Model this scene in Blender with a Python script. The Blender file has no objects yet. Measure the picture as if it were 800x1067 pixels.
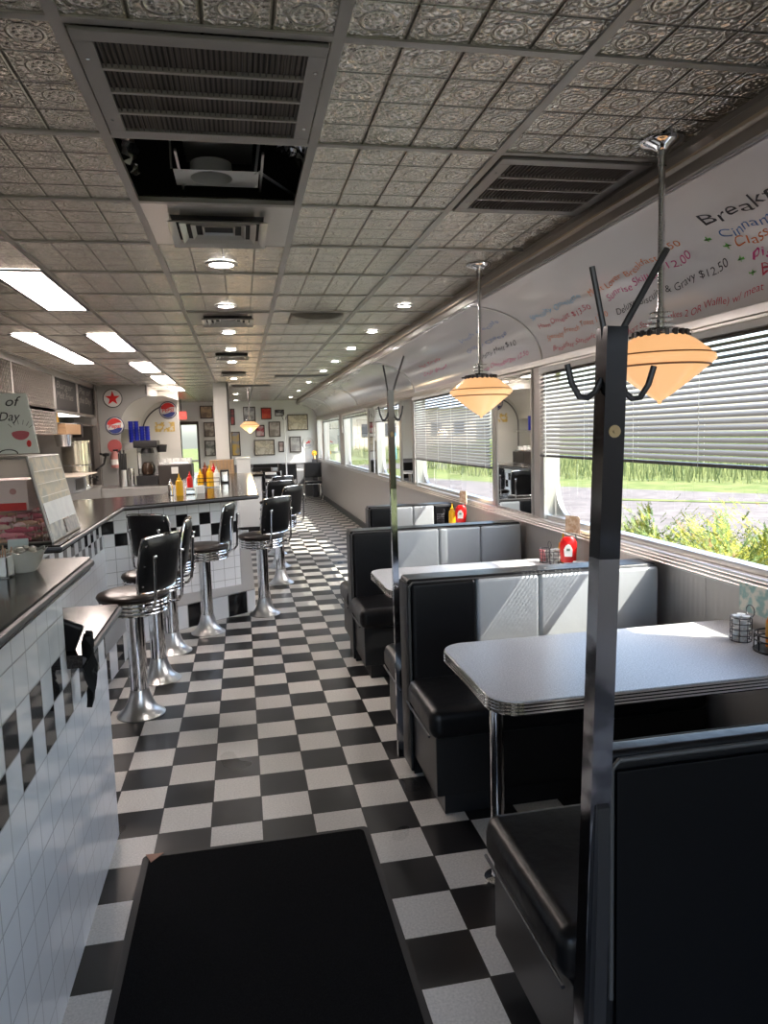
import bpy, bmesh, math, random
from mathutils import Vector, Matrix
random.seed(7)
SC = bpy.context.scene
COL = SC.collection
PI = math.pi
# ---------------------------------------------------------------- camera
YAW, PITCH, ROLL = 0.1922, -0.1086, -0.0307
FPX, CAMZ = 752.4, 1.547
cy_, sy_, cp_, sp_ = math.cos(YAW), math.sin(YAW), math.cos(PITCH), math.sin(PITCH)
fw = Vector((sy_*cp_, cy_*cp_, sp_)); r0 = Vector((cy_, -sy_, 0)); u0 = r0.cross(fw)
rr = math.cos(ROLL)*r0 + math.sin(ROLL)*u0
uu = -math.sin(ROLL)*r0 + math.cos(ROLL)*u0
cam_d = bpy.data.cameras.new('camera'); cam = bpy.data.objects.new('camera', cam_d); COL.objects.link(cam)
cam.matrix_world = Matrix(((rr.x, uu.x, -fw.x, 0), (rr.y, uu.y, -fw.y, 0), (rr.z, uu.z, -fw.z, CAMZ), (0, 0, 0, 1)))
cam_d.sensor_fit = 'HORIZONTAL'; cam_d.sensor_width = 36; cam_d.lens = FPX*36/800
cam_d.clip_start = 0.02; cam_d.clip_end = 400
SC.camera = cam
# ---------------------------------------------------------------- world, sun, exposure
W = bpy.data.worlds.new('world'); SC.world = W; W.use_nodes = True
wn = W.node_tree.nodes; wl = W.node_tree.links
bgn = wn['Background']
sky = wn.new('ShaderNodeTexSky'); sky.sky_type = 'NISHITA'; sky.sun_disc = False
sky.sun_elevation = math.radians(48); sky.sun_rotation = math.radians(120); sky.air_density = 1.0; sky.dust_density = 2.5
wl.new(sky.outputs[0], bgn.inputs[0]); bgn.inputs[1].default_value = 0.32
sd = bpy.data.lights.new('sun', 'SUN'); sun = bpy.data.objects.new('sun', sd); COL.objects.link(sun)
sd.energy = 4.6; sd.angle = 0.005; sd.color = (1.0, 0.95, 0.86)
sun.location = (8, -4, 10)
sun.rotation_euler = Vector((-1, 0.6, -1.3)).to_track_quat('-Z', 'Y').to_euler()
SC.view_settings.view_transform = 'Standard'; SC.view_settings.look = 'None'
SC.view_settings.gamma = 1; SC.view_settings.use_curve_mapping = False
SC.view_settings.exposure = 1.52
PANEL_LIGHT, DOWN_LIGHT = 12.0, 45.0

# ---------------------------------------------------------------- node helper
class G:
    def __init__(s, m): s.m = m; s.nt = m.node_tree
    def n(s, t, **k):
        nd = s.nt.nodes.new(t)
        for a, b in k.items(): setattr(nd, a, b)
        return nd
    def l(s, a, b): s.nt.links.new(a, b)
class X:
    def __init__(s, g, o): s.g = g; s.o = o
    def _b(s, op, *a):
        nd = s.g.n('ShaderNodeMath', operation=op)
        for i, v in enumerate((s,)+a):
            if isinstance(v, X): s.g.l(v.o, nd.inputs[i])
            else: nd.inputs[i].default_value = v
        return X(s.g, nd.outputs[0])
    def __add__(s, b): return s._b('ADD', b)
    def __radd__(s, b): return s._b('ADD', b)
    def __sub__(s, b): return s._b('SUBTRACT', b)
    def __mul__(s, b): return s._b('MULTIPLY', b)
    def __rmul__(s, b): return s._b('MULTIPLY', b)
    def __truediv__(s, b): return s._b('DIVIDE', b)
    def f(s, op, *a): return s._b(op, *a)
def gauss(x, c, w):
    t = (x-c)/w
    return (t*t*-1.0).f('EXPONENT')
MATS = {}
def mat(name, col=(.5, .5, .5), rough=.5, metal=0., spec=.5, coat=0., emit=None, es=0., trans=0., ior=1.45, alpha=1):
    m = bpy.data.materials.new(name); m.use_nodes = True
    b = m.node_tree.nodes['Principled BSDF']
    b.inputs['Base Color'].default_value = (*col, 1); b.inputs['Roughness'].default_value = rough
    b.inputs['Metallic'].default_value = metal; b.inputs['Specular IOR Level'].default_value = spec
    b.inputs['Coat Weight'].default_value = coat; b.inputs['Coat Roughness'].default_value = .08
    b.inputs['Transmission Weight'].default_value = trans; b.inputs['IOR'].default_value = ior
    if emit: b.inputs['Emission Color'].default_value = (*emit, 1); b.inputs['Emission Strength'].default_value = es
    MATS[name] = m
    return m
def B(m): return m.node_tree.nodes['Principled BSDF']
def noise_bump(m, scale=200, strength=.2, dist=.001, stretch=(1, 1, 1), colvar=0, detail=3):
    g = G(m); tc = g.n('ShaderNodeTexCoord'); mp = g.n('ShaderNodeMapping'); mp.inputs['Scale'].default_value = stretch
    ns = g.n('ShaderNodeTexNoise'); ns.inputs['Scale'].default_value = scale; ns.inputs['Detail'].default_value = detail
    bp = g.n('ShaderNodeBump'); bp.inputs['Strength'].default_value = strength; bp.inputs['Distance'].default_value = dist
    g.l(tc.outputs['Object'], mp.inputs[0]); g.l(mp.outputs[0], ns.inputs['Vector']); g.l(ns.outputs[0], bp.inputs['Height'])
    g.l(bp.outputs[0], B(m).inputs['Normal'])
    if colvar:
        c = B(m).inputs['Base Color'].default_value[:3]
        mx = g.n('ShaderNodeMix', data_type='RGBA')
        mx.inputs[6].default_value = (*[v*(1-colvar) for v in c], 1); mx.inputs[7].default_value = (*[min(1, v*(1+colvar)) for v in c], 1)
        mr = g.n('ShaderNodeMapRange'); mr.inputs[1].default_value = .3; mr.inputs[2].default_value = .7
        g.l(ns.outputs[0], mr.inputs[0]); g.l(mr.outputs[0], mx.inputs[0]); g.l(mx.outputs[2], B(m).inputs['Base Color'])
    return m
black_vinyl = noise_bump(mat('black vinyl', (.006, .006, .007), .33, spec=.35), 14, .25, .01)
silver_vinyl = noise_bump(mat('silver vinyl', (.52, .54, .56), .36, .25), 14, .2, .01)
piping_m = mat('piping', (.03, .03, .033), .35)
chrome = mat('chrome', (.78, .78, .79), .1, 1)
chrome_dull = noise_bump(mat('dull chrome', (.62, .61, .6), .3, 1), 60, .12, .002)
steel = noise_bump(mat('brushed steel', (.55, .54, .53), .32, 1), 30, .1, .002, (1, 1, .03))
dark_steel = mat('dark steel', (.1, .1, .11), .4, .8)
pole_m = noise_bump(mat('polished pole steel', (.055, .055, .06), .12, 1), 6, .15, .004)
white_paint = mat('white paint', (.74, .74, .72), .5)
white_pl = mat('white plastic', (.8, .8, .78), .35)
black_pl = mat('black plastic', (.015, .015, .017), .35)
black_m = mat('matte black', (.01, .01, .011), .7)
rubber = mat('rubber', (.02, .02, .022), .6)
red_pl = mat('red plastic', (.62, .01, .01), .3)
yellow_pl = mat('mustard yellow', (.75, .42, .015), .35)
orange_m = mat('orange sauce', (.8, .25, .02), .3)
green_m = mat('dark green', (.01, .12, .06), .4)
blue_pl = mat('blue plastic', (.01, .02, .35), .3)
paper = mat('paper', (.78, .77, .74), .7)
kraft = mat('tan card', (.6, .38, .22), .7)
wood = noise_bump(mat('light wood', (.5, .32, .18), .5), 8, .2, .003, (1, 12, 12), .15)
pink_m = mat('pink wrap', (.7, .22, .24), .35)
blue_tape = mat('blue tape', (.01, .35, .6), .5)
frame_m = mat('dark picture frame', (.05, .035, .03), .4)
glassy = mat('clear glass', (.9, .95, .95), .03, trans=1.0, ior=1.3)
seat_brown = noise_bump(mat('stool vinyl', (.018, .012, .01), .3, spec=.35), 10, .2, .01)
lamp_glass = mat('amber lamp glass', (.85, .66, .42), .22, emit=(1, .5, .2), es=.3)
panel_em = mat('fluorescent diffuser', (.9, .85, .8), .4, emit=(1, .84, .76), es=PANEL_LIGHT)
down_em = mat('downlight lens', (.9, .9, .9), .4, emit=(1, .95, .9), es=DOWN_LIGHT)
exit_em = mat('exit sign red', (.8, .02, .02), .4, emit=(1, .05, .04), es=1.6)
gnd_asphalt = noise_bump(mat('asphalt', (.135, .115, .107), .9), 3, .3, .01, colvar=.25)
def pane_mat(name, tint=(1, 1, 1), rough=0., fac=.1):
    m = bpy.data.materials.new(name); m.use_nodes = True; nt = m.node_tree; nt.nodes.clear(); g = G(m)
    o = g.n('ShaderNodeOutputMaterial'); mx = g.n('ShaderNodeMixShader'); t = g.n('ShaderNodeBsdfTransparent'); gl = g.n('ShaderNodeBsdfGlossy')
    t.inputs[0].default_value = (*tint, 1); gl.inputs['Roughness'].default_value = rough
    lw = g.n('ShaderNodeLayerWeight'); lw.inputs[0].default_value = .5
    fr = X(g, lw.outputs['Facing']).f('POWER', 5.0)*.9+.05
    g.l(fr.o, mx.inputs[0]); g.l(t.outputs[0], mx.inputs[1]); g.l(gl.outputs[0], mx.inputs[2]); g.l(mx.outputs[0], o.inputs[0])
    return m
pane = pane_mat('window pane', (.93, .96, .95))
case_pane = pane_mat('display case pane', (.99, .99, .99))
mirror_m = mat('mirror', (.8, .82, .82), .015, 1)

def checker_floor():
    m = mat('checker floor', (.5, .5, .5), .3, spec=.3); g = G(m); b = B(m)
    tc = g.n('ShaderNodeTexCoord'); sp = g.n('ShaderNodeSeparateXYZ'); g.l(tc.outputs['Object'], sp.inputs[0])
    x = (X(g, sp.outputs[0])+(-.0101))/.2032; y = (X(g, sp.outputs[1])+(-3.0332))/.2032
    par = (x.f('FLOOR')+y.f('FLOOR')).f('FLOORED_MODULO', 2.0)       # 1 = white
    ex = (x.f('FRACT')-.5).f('ABSOLUTE'); ey = (y.f('FRACT')-.5).f('ABSOLUTE')
    grout = ex.f('MAXIMUM', ey).f('GREATER_THAN', .488)
    ns = g.n('ShaderNodeTexNoise'); ns.inputs['Scale'].default_value = 130; ns.inputs['Detail'].default_value = 4; g.l(tc.outputs['Object'], ns.inputs[0])
    wn_ = g.n('ShaderNodeTexWhiteNoise', noise_dimensions='2D'); cx = g.n('ShaderNodeCombineXYZ')
    g.l(x.f('FLOOR').o, cx.inputs[0]); g.l(y.f('FLOOR').o, cx.inputs[1]); g.l(cx.outputs[0], wn_.inputs['Vector'])
    va = X(g, wn_.outputs['Value'])*.2+.86
    sw = (X(g, ns.outputs[0])-.5)*.7+1.0
    def rgb(c, f):
        v = g.n('ShaderNodeVectorMath', operation='SCALE'); v.inputs[0].default_value = c; g.l(f.o, v.inputs['Scale']); return v.outputs[0]
    mx = g.n('ShaderNodeMix', data_type='RGBA'); g.l(par.o, mx.inputs[0])
    g.l(rgb((.013, .013, .014), va), mx.inputs[6]); g.l(rgb((.57, .545, .51), va*sw), mx.inputs[7])
    m2 = g.n('ShaderNodeMix', data_type='RGBA'); g.l(grout.o, m2.inputs[0]); g.l(mx.outputs[2], m2.inputs[6]); m2.inputs[7].default_value = (.02, .018, .016, 1)
    g.l(m2.outputs[2], b.inputs['Base Color'])
    n2 = g.n('ShaderNodeTexNoise'); n2.inputs['Scale'].default_value = 2.5; g.l(tc.outputs['Object'], n2.inputs[0])
    g.l((X(g, n2.outputs[0])*.25+.2).o, b.inputs['Roughness'])
    bp = g.n('ShaderNodeBump'); bp.inputs['Strength'].default_value = .35; bp.inputs['Distance'].default_value = .002
    g.l((grout*-1.0+X(g, wn_.outputs['Value'])*.2).o, bp.inputs['Height']); g.l(bp.outputs[0], b.inputs['Normal'])
    return m
def tin_ceiling():
    m = mat('pressed tin', (.6, .58, .54), .25, 1.); g = G(m); b = B(m)
    tc = g.n('ShaderNodeTexCoord'); sp = g.n('ShaderNodeSeparateXYZ'); g.l(tc.outputs['Object'], sp.inputs[0])
    u = ((X(g, sp.outputs[0])+(-.267))/.1524).f('FRACT')-.5; v = ((X(g, sp.outputs[1])+(-1.738))/.1524).f('FRACT')-.5
    r = (u*u+v*v).f('SQRT'); th = v.f('ARCTAN2', u)
    au = u.f('ABSOLUTE'); av = v.f('ABSOLUTE'); mxx = au.f('MAXIMUM', av)
    cu = au-.5; cv = av-.5; rc = (cu*cu+cv*cv).f('SQRT')
    pet = (th*10.0).f('COSINE')*.5+.5
    h = gauss(r, .25, .022)+gauss(r, .155, .03)*pet*.9+gauss(r, 0., .05)*.8
    h = h+gauss(rc, .2, .025)*.8+gauss(rc, .1, .02)*.6
    ns = g.n('ShaderNodeTexNoise'); ns.inputs['Scale'].default_value = 95; ns.inputs['Detail'].default_value = 2; g.l(tc.outputs['Object'], ns.inputs[0])
    vo = g.n('ShaderNodeTexVoronoi', feature='DISTANCE_TO_EDGE'); vo.inputs['Scale'].default_value = 55; g.l(tc.outputs['Object'], vo.inputs[0])
    out = r.f('GREATER_THAN', .29)*mxx.f('LESS_THAN', .45)
    h = h+X(g, ns.outputs[0])*.35+out*(X(g, vo.outputs[0])*4.0).f('MINIMUM', 1.0)*.55
    edge = gauss(mxx, .5, .018)
    h = h-edge*2.2+gauss(mxx, .455, .012)*.5
    bp = g.n('ShaderNodeBump'); bp.inputs['Strength'].default_value = .85; bp.inputs['Distance'].default_value = .005
    g.l(h.o, bp.inputs['Height']); g.l(bp.outputs[0], b.inputs['Normal'])
    mx = g.n('ShaderNodeMix', data_type='RGBA'); g.l(edge.o, mx.inputs[0]); mx.inputs[6].default_value = (.66, .64, .59, 1); mx.inputs[7].default_value = (.12, .11, .1, 1)
    g.l(mx.outputs[2], b.inputs['Base Color'])
    return m
def wall_tile(name, ph_u=0., size=.10625, check_top=.9295, kick=0., invert=0):
    """glazed white tile; two checker rows below check_top; uv in metres (u along, v = height)"""
    m = mat(name, (.8, .8, .8), .07, spec=.4); g = G(m); b = B(m)
    uv = g.n('ShaderNodeUVMap'); sp = g.n('ShaderNodeSeparateXYZ'); g.l(uv.outputs[0], sp.inputs[0])
    u = (X(g, sp.outputs[0])-ph_u)/size; v = (X(g, sp.outputs[1])-check_top)/size
    par = (u.f('FLOOR')+v.f('FLOOR')+invert).f('FLOORED_MODULO', 2.0)
    band = v.f('LESS_THAN', 0.)*v.f('GREATER_THAN', -2.)
    blk = par*band
    e = (u.f('FRACT')-.5).f('ABSOLUTE').f('MAXIMUM', (v.f('FRACT')-.5).f('ABSOLUTE'))
    grout = e.f('GREATER_THAN', .48)
    mx = g.n('ShaderNodeMix', data_type='RGBA'); g.l(blk.o, mx.inputs[0]); mx.inputs[6].default_value = (.79, .8, .81, 1); mx.inputs[7].default_value = (.012, .012, .013, 1)
    m2 = g.n('ShaderNodeMix', data_type='RGBA'); g.l(grout.o, m2.inputs[0]); g.l(mx.outputs[2], m2.inputs[6]); m2.inputs[7].default_value = (.36, .36, .36, 1)
    g.l(m2.outputs[2], b.inputs['Base Color'])
    g.l((grout*.5+.06).o, b.inputs['Roughness'])
    wn_ = g.n('ShaderNodeTexNoise'); wn_.inputs['Scale'].default_value = 9; g.l(uv.outputs[0], wn_.inputs[0])
    bp = g.n('ShaderNodeBump'); bp.inputs['Strength'].default_value = .25; bp.inputs['Distance'].default_value = .0012
    g.l((e.f('SUBTRACT', .46).f('MAXIMUM', 0.)*-25.+X(g, wn_.outputs[0])*.35).o, bp.inputs['Height']); g.l(bp.outputs[0], b.inputs['Normal'])
    return m
def speckle(name, c1, c2, scale, rough, spec=.5, coat=0):
    m = mat(name, c1, rough, spec=spec, coat=coat); g = G(m); tc = g.n('ShaderNodeTexCoord'); ns = g.n('ShaderNodeTexNoise')
    ns.inputs['Scale'].default_value = scale; ns.inputs['Detail'].default_value = 4; g.l(tc.outputs['Object'], ns.inputs[0])
    mr = g.n('ShaderNodeMapRange'); mr.inputs[1].default_value = .42; mr.inputs[2].default_value = .62; g.l(ns.outputs[0], mr.inputs[0])
    mx = g.n('ShaderNodeMix', data_type='RGBA'); mx.inputs[6].default_value = (*c1, 1); mx.inputs[7].default_value = (*c2, 1)
    g.l(mr.outputs[0], mx.inputs[0]); g.l(mx.outputs[2], B(m).inputs['Base Color']); return m
floor_m = checker_floor(); tin = tin_ceiling()
tile_near = wall_tile('white wall tile near', 1.676)
tile_far = wall_tile('white wall tile counter', 0, check_top=.90)
kick_m = wall_tile('kick tile', 0, size=.2032, check_top=.2032)
stone = speckle('dark laminate', (.01, .008, .0075), (.032, .027, .025), 160, .14, .3)
laminate = speckle('speckled laminate', (.5, .5, .51), (.66, .66, .67), 220, .25)
carpet = noise_bump(speckle('black carpet', (.004, .004, .0045), (.011, .011, .012), 500, .95, .08), 900, .8, .004)
ribbed_wall = None
def metal_wall():
    m = mat('ribbed wall steel', (.5, .47, .45), .38, .55); g = G(m); b = B(m)
    tc = g.n('ShaderNodeTexCoord'); sp = g.n('ShaderNodeSeparateXYZ'); g.l(tc.outputs['Object'], sp.inputs[0]); y = X(g, sp.outputs[1])
    seam = gauss((y/.42).f('FRACT')-.5, 0., .008)
    rib = (y*(2*PI/.035)).f('SINE')
    mp = g.n('ShaderNodeMapping'); mp.inputs['Scale'].default_value = (1, 1, .02); ns = g.n('ShaderNodeTexNoise'); ns.inputs['Scale'].default_value = 25
    g.l(tc.outputs['Object'], mp.inputs[0]); g.l(mp.outputs[0], ns.inputs[0])
    bp = g.n('ShaderNodeBump'); bp.inputs['Strength'].default_value = .3; bp.inputs['Distance'].default_value = .003
    g.l((rib*.25-seam*2.+X(g, ns.outputs[0])*.4).o, bp.inputs['Height']); g.l(bp.outputs[0], b.inputs['Normal'])
    return m
wall_metal = metal_wall()
cove_m = noise_bump(mat('cove laminate', (.66, .65, .66), .16, .35), 2.2, .3, .02)
def quilt():
    m = mat('quilted steel', (.42, .4, .37), .12, 1); g = G(m); tc = g.n('ShaderNodeTexCoord'); sp = g.n('ShaderNodeSeparateXYZ'); g.l(tc.outputs['Object'], sp.inputs[0])
    y = X(g, sp.outputs[1]); z = X(g, sp.outputs[2])
    h = ((y+z)*42.).f('SINE')*((y-z)*42.).f('SINE')
    bp = g.n('ShaderNodeBump'); bp.inputs['Strength'].default_value = 1.; bp.inputs['Distance'].default_value = .1
    g.l(h.f('ABSOLUTE').f('SQRT').o, bp.inputs['Height']); g.l(bp.outputs[0], B(m).inputs['Normal']); return m
quilt_m = quilt()
def filter_mat():
    m = mat('grille filter', (.09, .075, .065), .7); g = G(m); tc = g.n('ShaderNodeTexCoord'); sp = g.n('ShaderNodeSeparateXYZ'); g.l(tc.outputs['Object'], sp.inputs[0])
    w = (X(g, sp.outputs[0])*(2*PI/.013)).f('SINE')
    mx = g.n('ShaderNodeMix', data_type='RGBA'); g.l((w*.5+.5).o, mx.inputs[0]); mx.inputs[6].default_value = (.02, .017, .015, 1); mx.inputs[7].default_value = (.2, .17, .14, 1)
    g.l(mx.outputs[2], B(m).inputs['Base Color'])
    return m
filt = filter_mat()
def map_mat(name, cols, scale=3):
    """printed picture: soft coloured patches"""
    m = mat(name, cols[0], .4); g = G(m); tc = g.n('ShaderNodeTexCoord'); ns = g.n('ShaderNodeTexNoise'); ns.inputs['Scale'].default_value = scale; ns.inputs['Detail'].default_value = 3
    g.l(tc.outputs['Object'], ns.inputs[0]); cr = g.n('ShaderNodeValToRGB'); cr.color_ramp.interpolation = 'LINEAR'
    e = cr.color_ramp.elements; e[0].color = (*cols[0], 1); e[0].position = 0; e[1].color = (*cols[-1], 1); e[1].position = .6
    for i, c in enumerate(cols[1:-1]):
        k = e.new(.42+.18*(i)/max(1, len(cols)-2)); k.color = (*c, 1)
    g.l(ns.outputs[0], cr.inputs[0]); g.l(cr.outputs[0], B(m).inputs['Base Color']); return m

# ---------------------------------------------------------------- mesh helpers
def newbm(): 
    b = bmesh.new(); b.loops.layers.uv.new('UVMap'); return b
def _mi(faces, mi):
    for f in faces: f.material_index = mi
def box(b, x0, x1, y0, y1, z0, z1, bev=0, seg=2, M=None, mi=0):
    vs = [b.verts.new((x, y, z)) for x in (x0, x1) for y in (y0, y1) for z in (z0, z1)]
    ids = [(0, 1, 3, 2), (4, 6, 7, 5), (0, 4, 5, 1), (2, 3, 7, 6), (0, 2, 6, 4), (1, 5, 7, 3)]
    fs = [b.faces.new([vs[i] for i in q]) for q in ids]
    _mi(fs, mi)
    if bev > 0:
        es = list({e for f in fs for e in f.edges})
        r = bmesh.ops.bevel(b, geom=es, offset=bev, segments=seg, affect='EDGES', profile=.5, clamp_overlap=True)
        vs = [v for v in set(vs) | set(r['verts']) if v.is_valid]
        vs = list({v for f in r['faces'] if f.is_valid for v in f.verts} | {v for v in vs})
        for f in r['faces']: f.material_index = mi
    if M is not None: bmesh.ops.transform(b, matrix=M, verts=list(set(vs)))
    return vs
def basis(d):
    d = d.normalized(); a = Vector((0, 0, 1)) if abs(d.z) < .9 else Vector((1, 0, 0))
    u = d.cross(a).normalized(); return u, d.cross(u).normalized()
def cyl(b, p0, p1, r, r2=None, n=16, mi=0, cap=True):
    p0 = Vector(p0); p1 = Vector(p1); r2 = r if r2 is None else r2; u, v = basis(p1-p0)
    A = [b.verts.new(p0+(u*math.cos(2*PI*i/n)+v*math.sin(2*PI*i/n))*r) for i in range(n)]
    C = [b.verts.new(p1+(u*math.cos(2*PI*i/n)+v*math.sin(2*PI*i/n))*r2) for i in range(n)]
    fs = [b.faces.new((A[i], A[(i+1) % n], C[(i+1) % n], C[i])) for i in range(n)]
    if cap: fs += [b.faces.new(A[::-1]), b.faces.new(C)]
    _mi(fs, mi); return A+C
def tube(b, pts, r, n=8, mi=0, closed=False):
    P = [Vector(p) for p in pts]; rings = []; m = len(P); prev = None
    for i in range(m):
        if closed: d = P[(i+1) % m]-P[i-1]
        else: d = P[min(i+1, m-1)]-P[max(i-1, 0)]
        d.normalize()
        if prev is None: u, v = basis(d)
        else:
            u = (prev-d*prev.dot(d)).normalized(); v = d.cross(u)
        prev = u
        rings.append([b.verts.new(P[i]+(u*math.cos(2*PI*k/n)+v*math.sin(2*PI*k/n))*r) for k in range(n)])
    fs = []
    for i in range(m if closed else m-1):
        A, C = rings[i], rings[(i+1) % m]
        fs += [b.faces.new((A[k], A[(k+1) % n], C[(k+1) % n], C[k])) for k in range(n)]
    if not closed: fs += [b.faces.new(rings[0][::-1]), b.faces.new(rings[-1])]
    _mi(fs, mi)
def lathe(b, prof, c=(0, 0, 0), n=32, mi=0):
    rings = []
    for r, z in prof:
        if r < 1e-5: rings.append([b.verts.new((c[0], c[1], c[2]+z))])
        else: rings.append([b.verts.new((c[0]+r*math.cos(2*PI*i/n), c[1]+r*math.sin(2*PI*i/n), c[2]+z)) for i in range(n)])
    fs = []
    for A, C in zip(rings, rings[1:]):
        for i in range(n):
            a = (A[i % len(A)], A[(i+1) % len(A)], C[(i+1) % len(C)], C[i % len(C)])
            a = list(dict.fromkeys(a))
            if len(a) > 2: fs.append(b.faces.new(a))
    _mi(fs, mi)
def prism(b, pts, axis, a, c, mi=0):
    """polygon pts (2d) extruded along axis from a to c"""
    def P(p, t): return (t, p[0], p[1]) if axis == 'x' else ((p[0], t, p[1]) if axis == 'y' else (p[0], p[1], t))
    A = [b.verts.new(P(p, a)) for p in pts]; C = [b.verts.new(P(p, c)) for p in pts]; n = len(pts)
    fs = [b.faces.new((A[i], A[(i+1) % n], C[(i+1) % n], C[i])) for i in range(n)]+[b.faces.new(A[::-1]), b.faces.new(C)]
    _mi(fs, mi); return fs
def rpoly(x0, x1, y0, y1, rs, n=6):
    """rectangle with corner radii rs=(ll,lr,ur,ul)"""
    out = []
    for (cx, cy, sx, sy, a0), r in zip(((x0, y0, 1, 1, PI), (x1, y0, -1, 1, 1.5*PI), (x1, y1, -1, -1, 0), (x0, y1, 1, -1, .5*PI)), rs):
        if r <= 0: out.append((cx, cy)); continue
        for i in range(n+1):
            a = a0+i/n*PI/2; out.append((cx+sx*r+r*math.cos(a), cy+sy*r+r*math.sin(a)))
    return out
def wallquad(b, p, q, z0, z1, u0=0., mi=0, flip=False):
    """vertical quad with uv in metres"""
    L = math.hypot(q[0]-p[0], q[1]-p[1]); uv = b.loops.layers.uv[0]
    co = [(p[0], p[1], z0), (q[0], q[1], z0), (q[0], q[1], z1), (p[0], p[1], z1)]; us = [(u0, z0), (u0+L, z0), (u0+L, z1), (u0, z1)]
    f = b.faces.new([b.verts.new(c) for c in co])
    for l, w in zip(f.loops, us): l[uv].uv = w
    f.material_index = mi
    if flip: f.normal_flip()
    return f
def obj(name, b, m, parent=None, sharp=.6, recalc=True):
    if recalc: bmesh.ops.recalc_face_normals(b, faces=b.faces)
    me = bpy.data.meshes.new(name)
    if parent is not None and parent.get('_b'):
        bmesh.ops.translate(b, verts=b.verts, vec=-Vector(parent['_b']))
    b.to_mesh(me); b.free()
    for mm in (m if isinstance(m, (list, tuple)) else [m]): me.materials.append(mm)
    me.shade_smooth()
    if sharp: me.set_sharp_from_angle(angle=sharp)
    o = bpy.data.objects.new(name, me); COL.objects.link(o)
    if sharp and len(me.polygons) < 4000: o.modifiers.new('weighted_normals', 'WEIGHTED_NORMAL').keep_sharp = True
    if parent is not None:
        o.parent = parent
        if parent.get('_b'): o['_b'] = list(parent['_b'])
    return o
def tag(o, label, cat, group=None, kind=None):
    if label: o['label'] = label
    if cat: o['category'] = cat
    if group: o['group'] = group
    if kind: o['kind'] = kind
    return o
def thing(name, label, cat, base=(0, 0, 0), group=None):
    o = bpy.data.objects.new(name, None); COL.objects.link(o); o.location = base; o['_b'] = list(base); o.empty_display_size = .1
    return tag(o, label, cat, group)
def struct(name, b, m, parent=None, **k):
    o = obj(name, b, m, parent, **k); o['kind'] = 'structure'; return o
def kids(o): return [c for c in bpy.data.objects if c.parent == o]
def dup(root, loc, rz=0, label=None, ch=None):
    def cp(o, par):
        c = o.copy(); COL.objects.link(c); c.parent = par
        for k in kids(o): cp(k, c)
        return c
    src = kids(root)
    r = root.copy(); COL.objects.link(r); r.location = loc; r.rotation_euler = (0, 0, rz)
    if label: r['label'] = label
    for c in src: cp(c, r)
    return r
FONT = bpy.data.fonts.load('<builtin>') if False else None
def text_bm(txt, size, thick=.0, shear=.25, spacing=1.0):
    """built-in font text as a bmesh in the xy plane, left aligned at the origin"""
    cu = bpy.data.curves.new('t', 'FONT'); cu.body = txt; cu.size = size; cu.shear = shear; cu.space_character = spacing; cu.offset = thick; cu.resolution_u = 3
    o = bpy.data.objects.new('t', cu); COL.objects.link(o)
    dg = bpy.context.evaluated_depsgraph_get(); me = bpy.data.meshes.new_from_object(o.evaluated_get(dg))
    b = newbm(); b.from_mesh(me)
    bpy.data.objects.remove(o); bpy.data.curves.remove(cu); bpy.data.meshes.remove(me)
    return b
def place_text(name, txt, size, m, origin, right, up, parent=None, center=False, off=.002, shear=0, width=None, thick=0):
    b = text_bm(txt, size, thick, shear)
    xs = [v.co.x for v in b.verts]; w = max(xs)-min(xs); s = 1 if width is None else width/w
    R = Vector(right).normalized(); U = Vector(up).normalized(); N = R.cross(U)
    for v in b.verts:
        x = (v.co.x-(min(xs)+w/2 if center else min(xs)))*s
        v.co = Vector(origin)+R*x+U*v.co.y+N*off
    return obj(name, b, m, parent, sharp=None, recalc=False)

# ================================================================= STRUCTURE
H = 2.448; XW = 1.93; YB = 18.6; YF = -1.6; XL = -2.24; XK = -3.5
b = newbm(); box(b, XK, XW+.1, YF, YB+.1, -.1, 0); struct('floor', b, floor_m)
# ceiling with the open cell
GX = [.267+.6096*k for k in range(-6, 3)]; GY = [1.738+.6096*k for k in range(-6, 29)]
hx0, hx1, hy0, hy1 = GX[5], GX[6], GY[7], GY[8]   # -.343..267 , 2.348..2.957
b = newbm()
for (x0, x1, y0, y1) in ((XK, 1.46, YF, hy0), (XK, 1.46, hy1, YB), (XK, hx0, hy0, hy1), (hx1, 1.46, hy0, hy1)):
    box(b, x0, x1, y0, y1, H, H+.02)
struct('ceiling', b, tin)
b = newbm()
box(b, XK-.1, XW+.3, YF-.1, YB+.1, H+.62, H+.7); 
struct('ceiling_deck', b, dark_steel)
# grid bars
grid_m = mat('ceiling grid', (.36, .35, .33), .4, .6)
b = newbm()
for x in GX: 
    if x < 1.44: box(b, x-.014, x+.014, YF, YB, H-.006, H+.012)
for y in GY:
    if YF < y < YB: box(b, XK, 1.45, y-.012, y+.012, H-.005, H+.012)
struct('trim_1', b, grid_m)
# right wall lower, header, piers
WIN = [(2.10, 4.44), (5.33, 7.92), (8.68, 10.28), (10.93, 13.60), (14.15, 16.97), (17.3, 18.45)]
MIR = [(4.60, 5.27), (8.05, 8.60), (10.34, 10.86)]
b = newbm()
box(b, XW, XW+.12, YF, YB, 0, .90)
box(b, XW, XW+.12, YF, YB, 1.96, H+.6)
ys = [YF]+[v for w in WIN for v in w]+[YB]
for i in range(0, len(ys), 2): box(b, XW, XW+.12, ys[i], ys[i+1], .9, 1.96)
struct('wall_right', b, wall_metal)
b = newbm(); box(b, XW-.03, XW, YF, YB, .0, .10, .004); struct('baseboard_right', b, black_pl)
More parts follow.
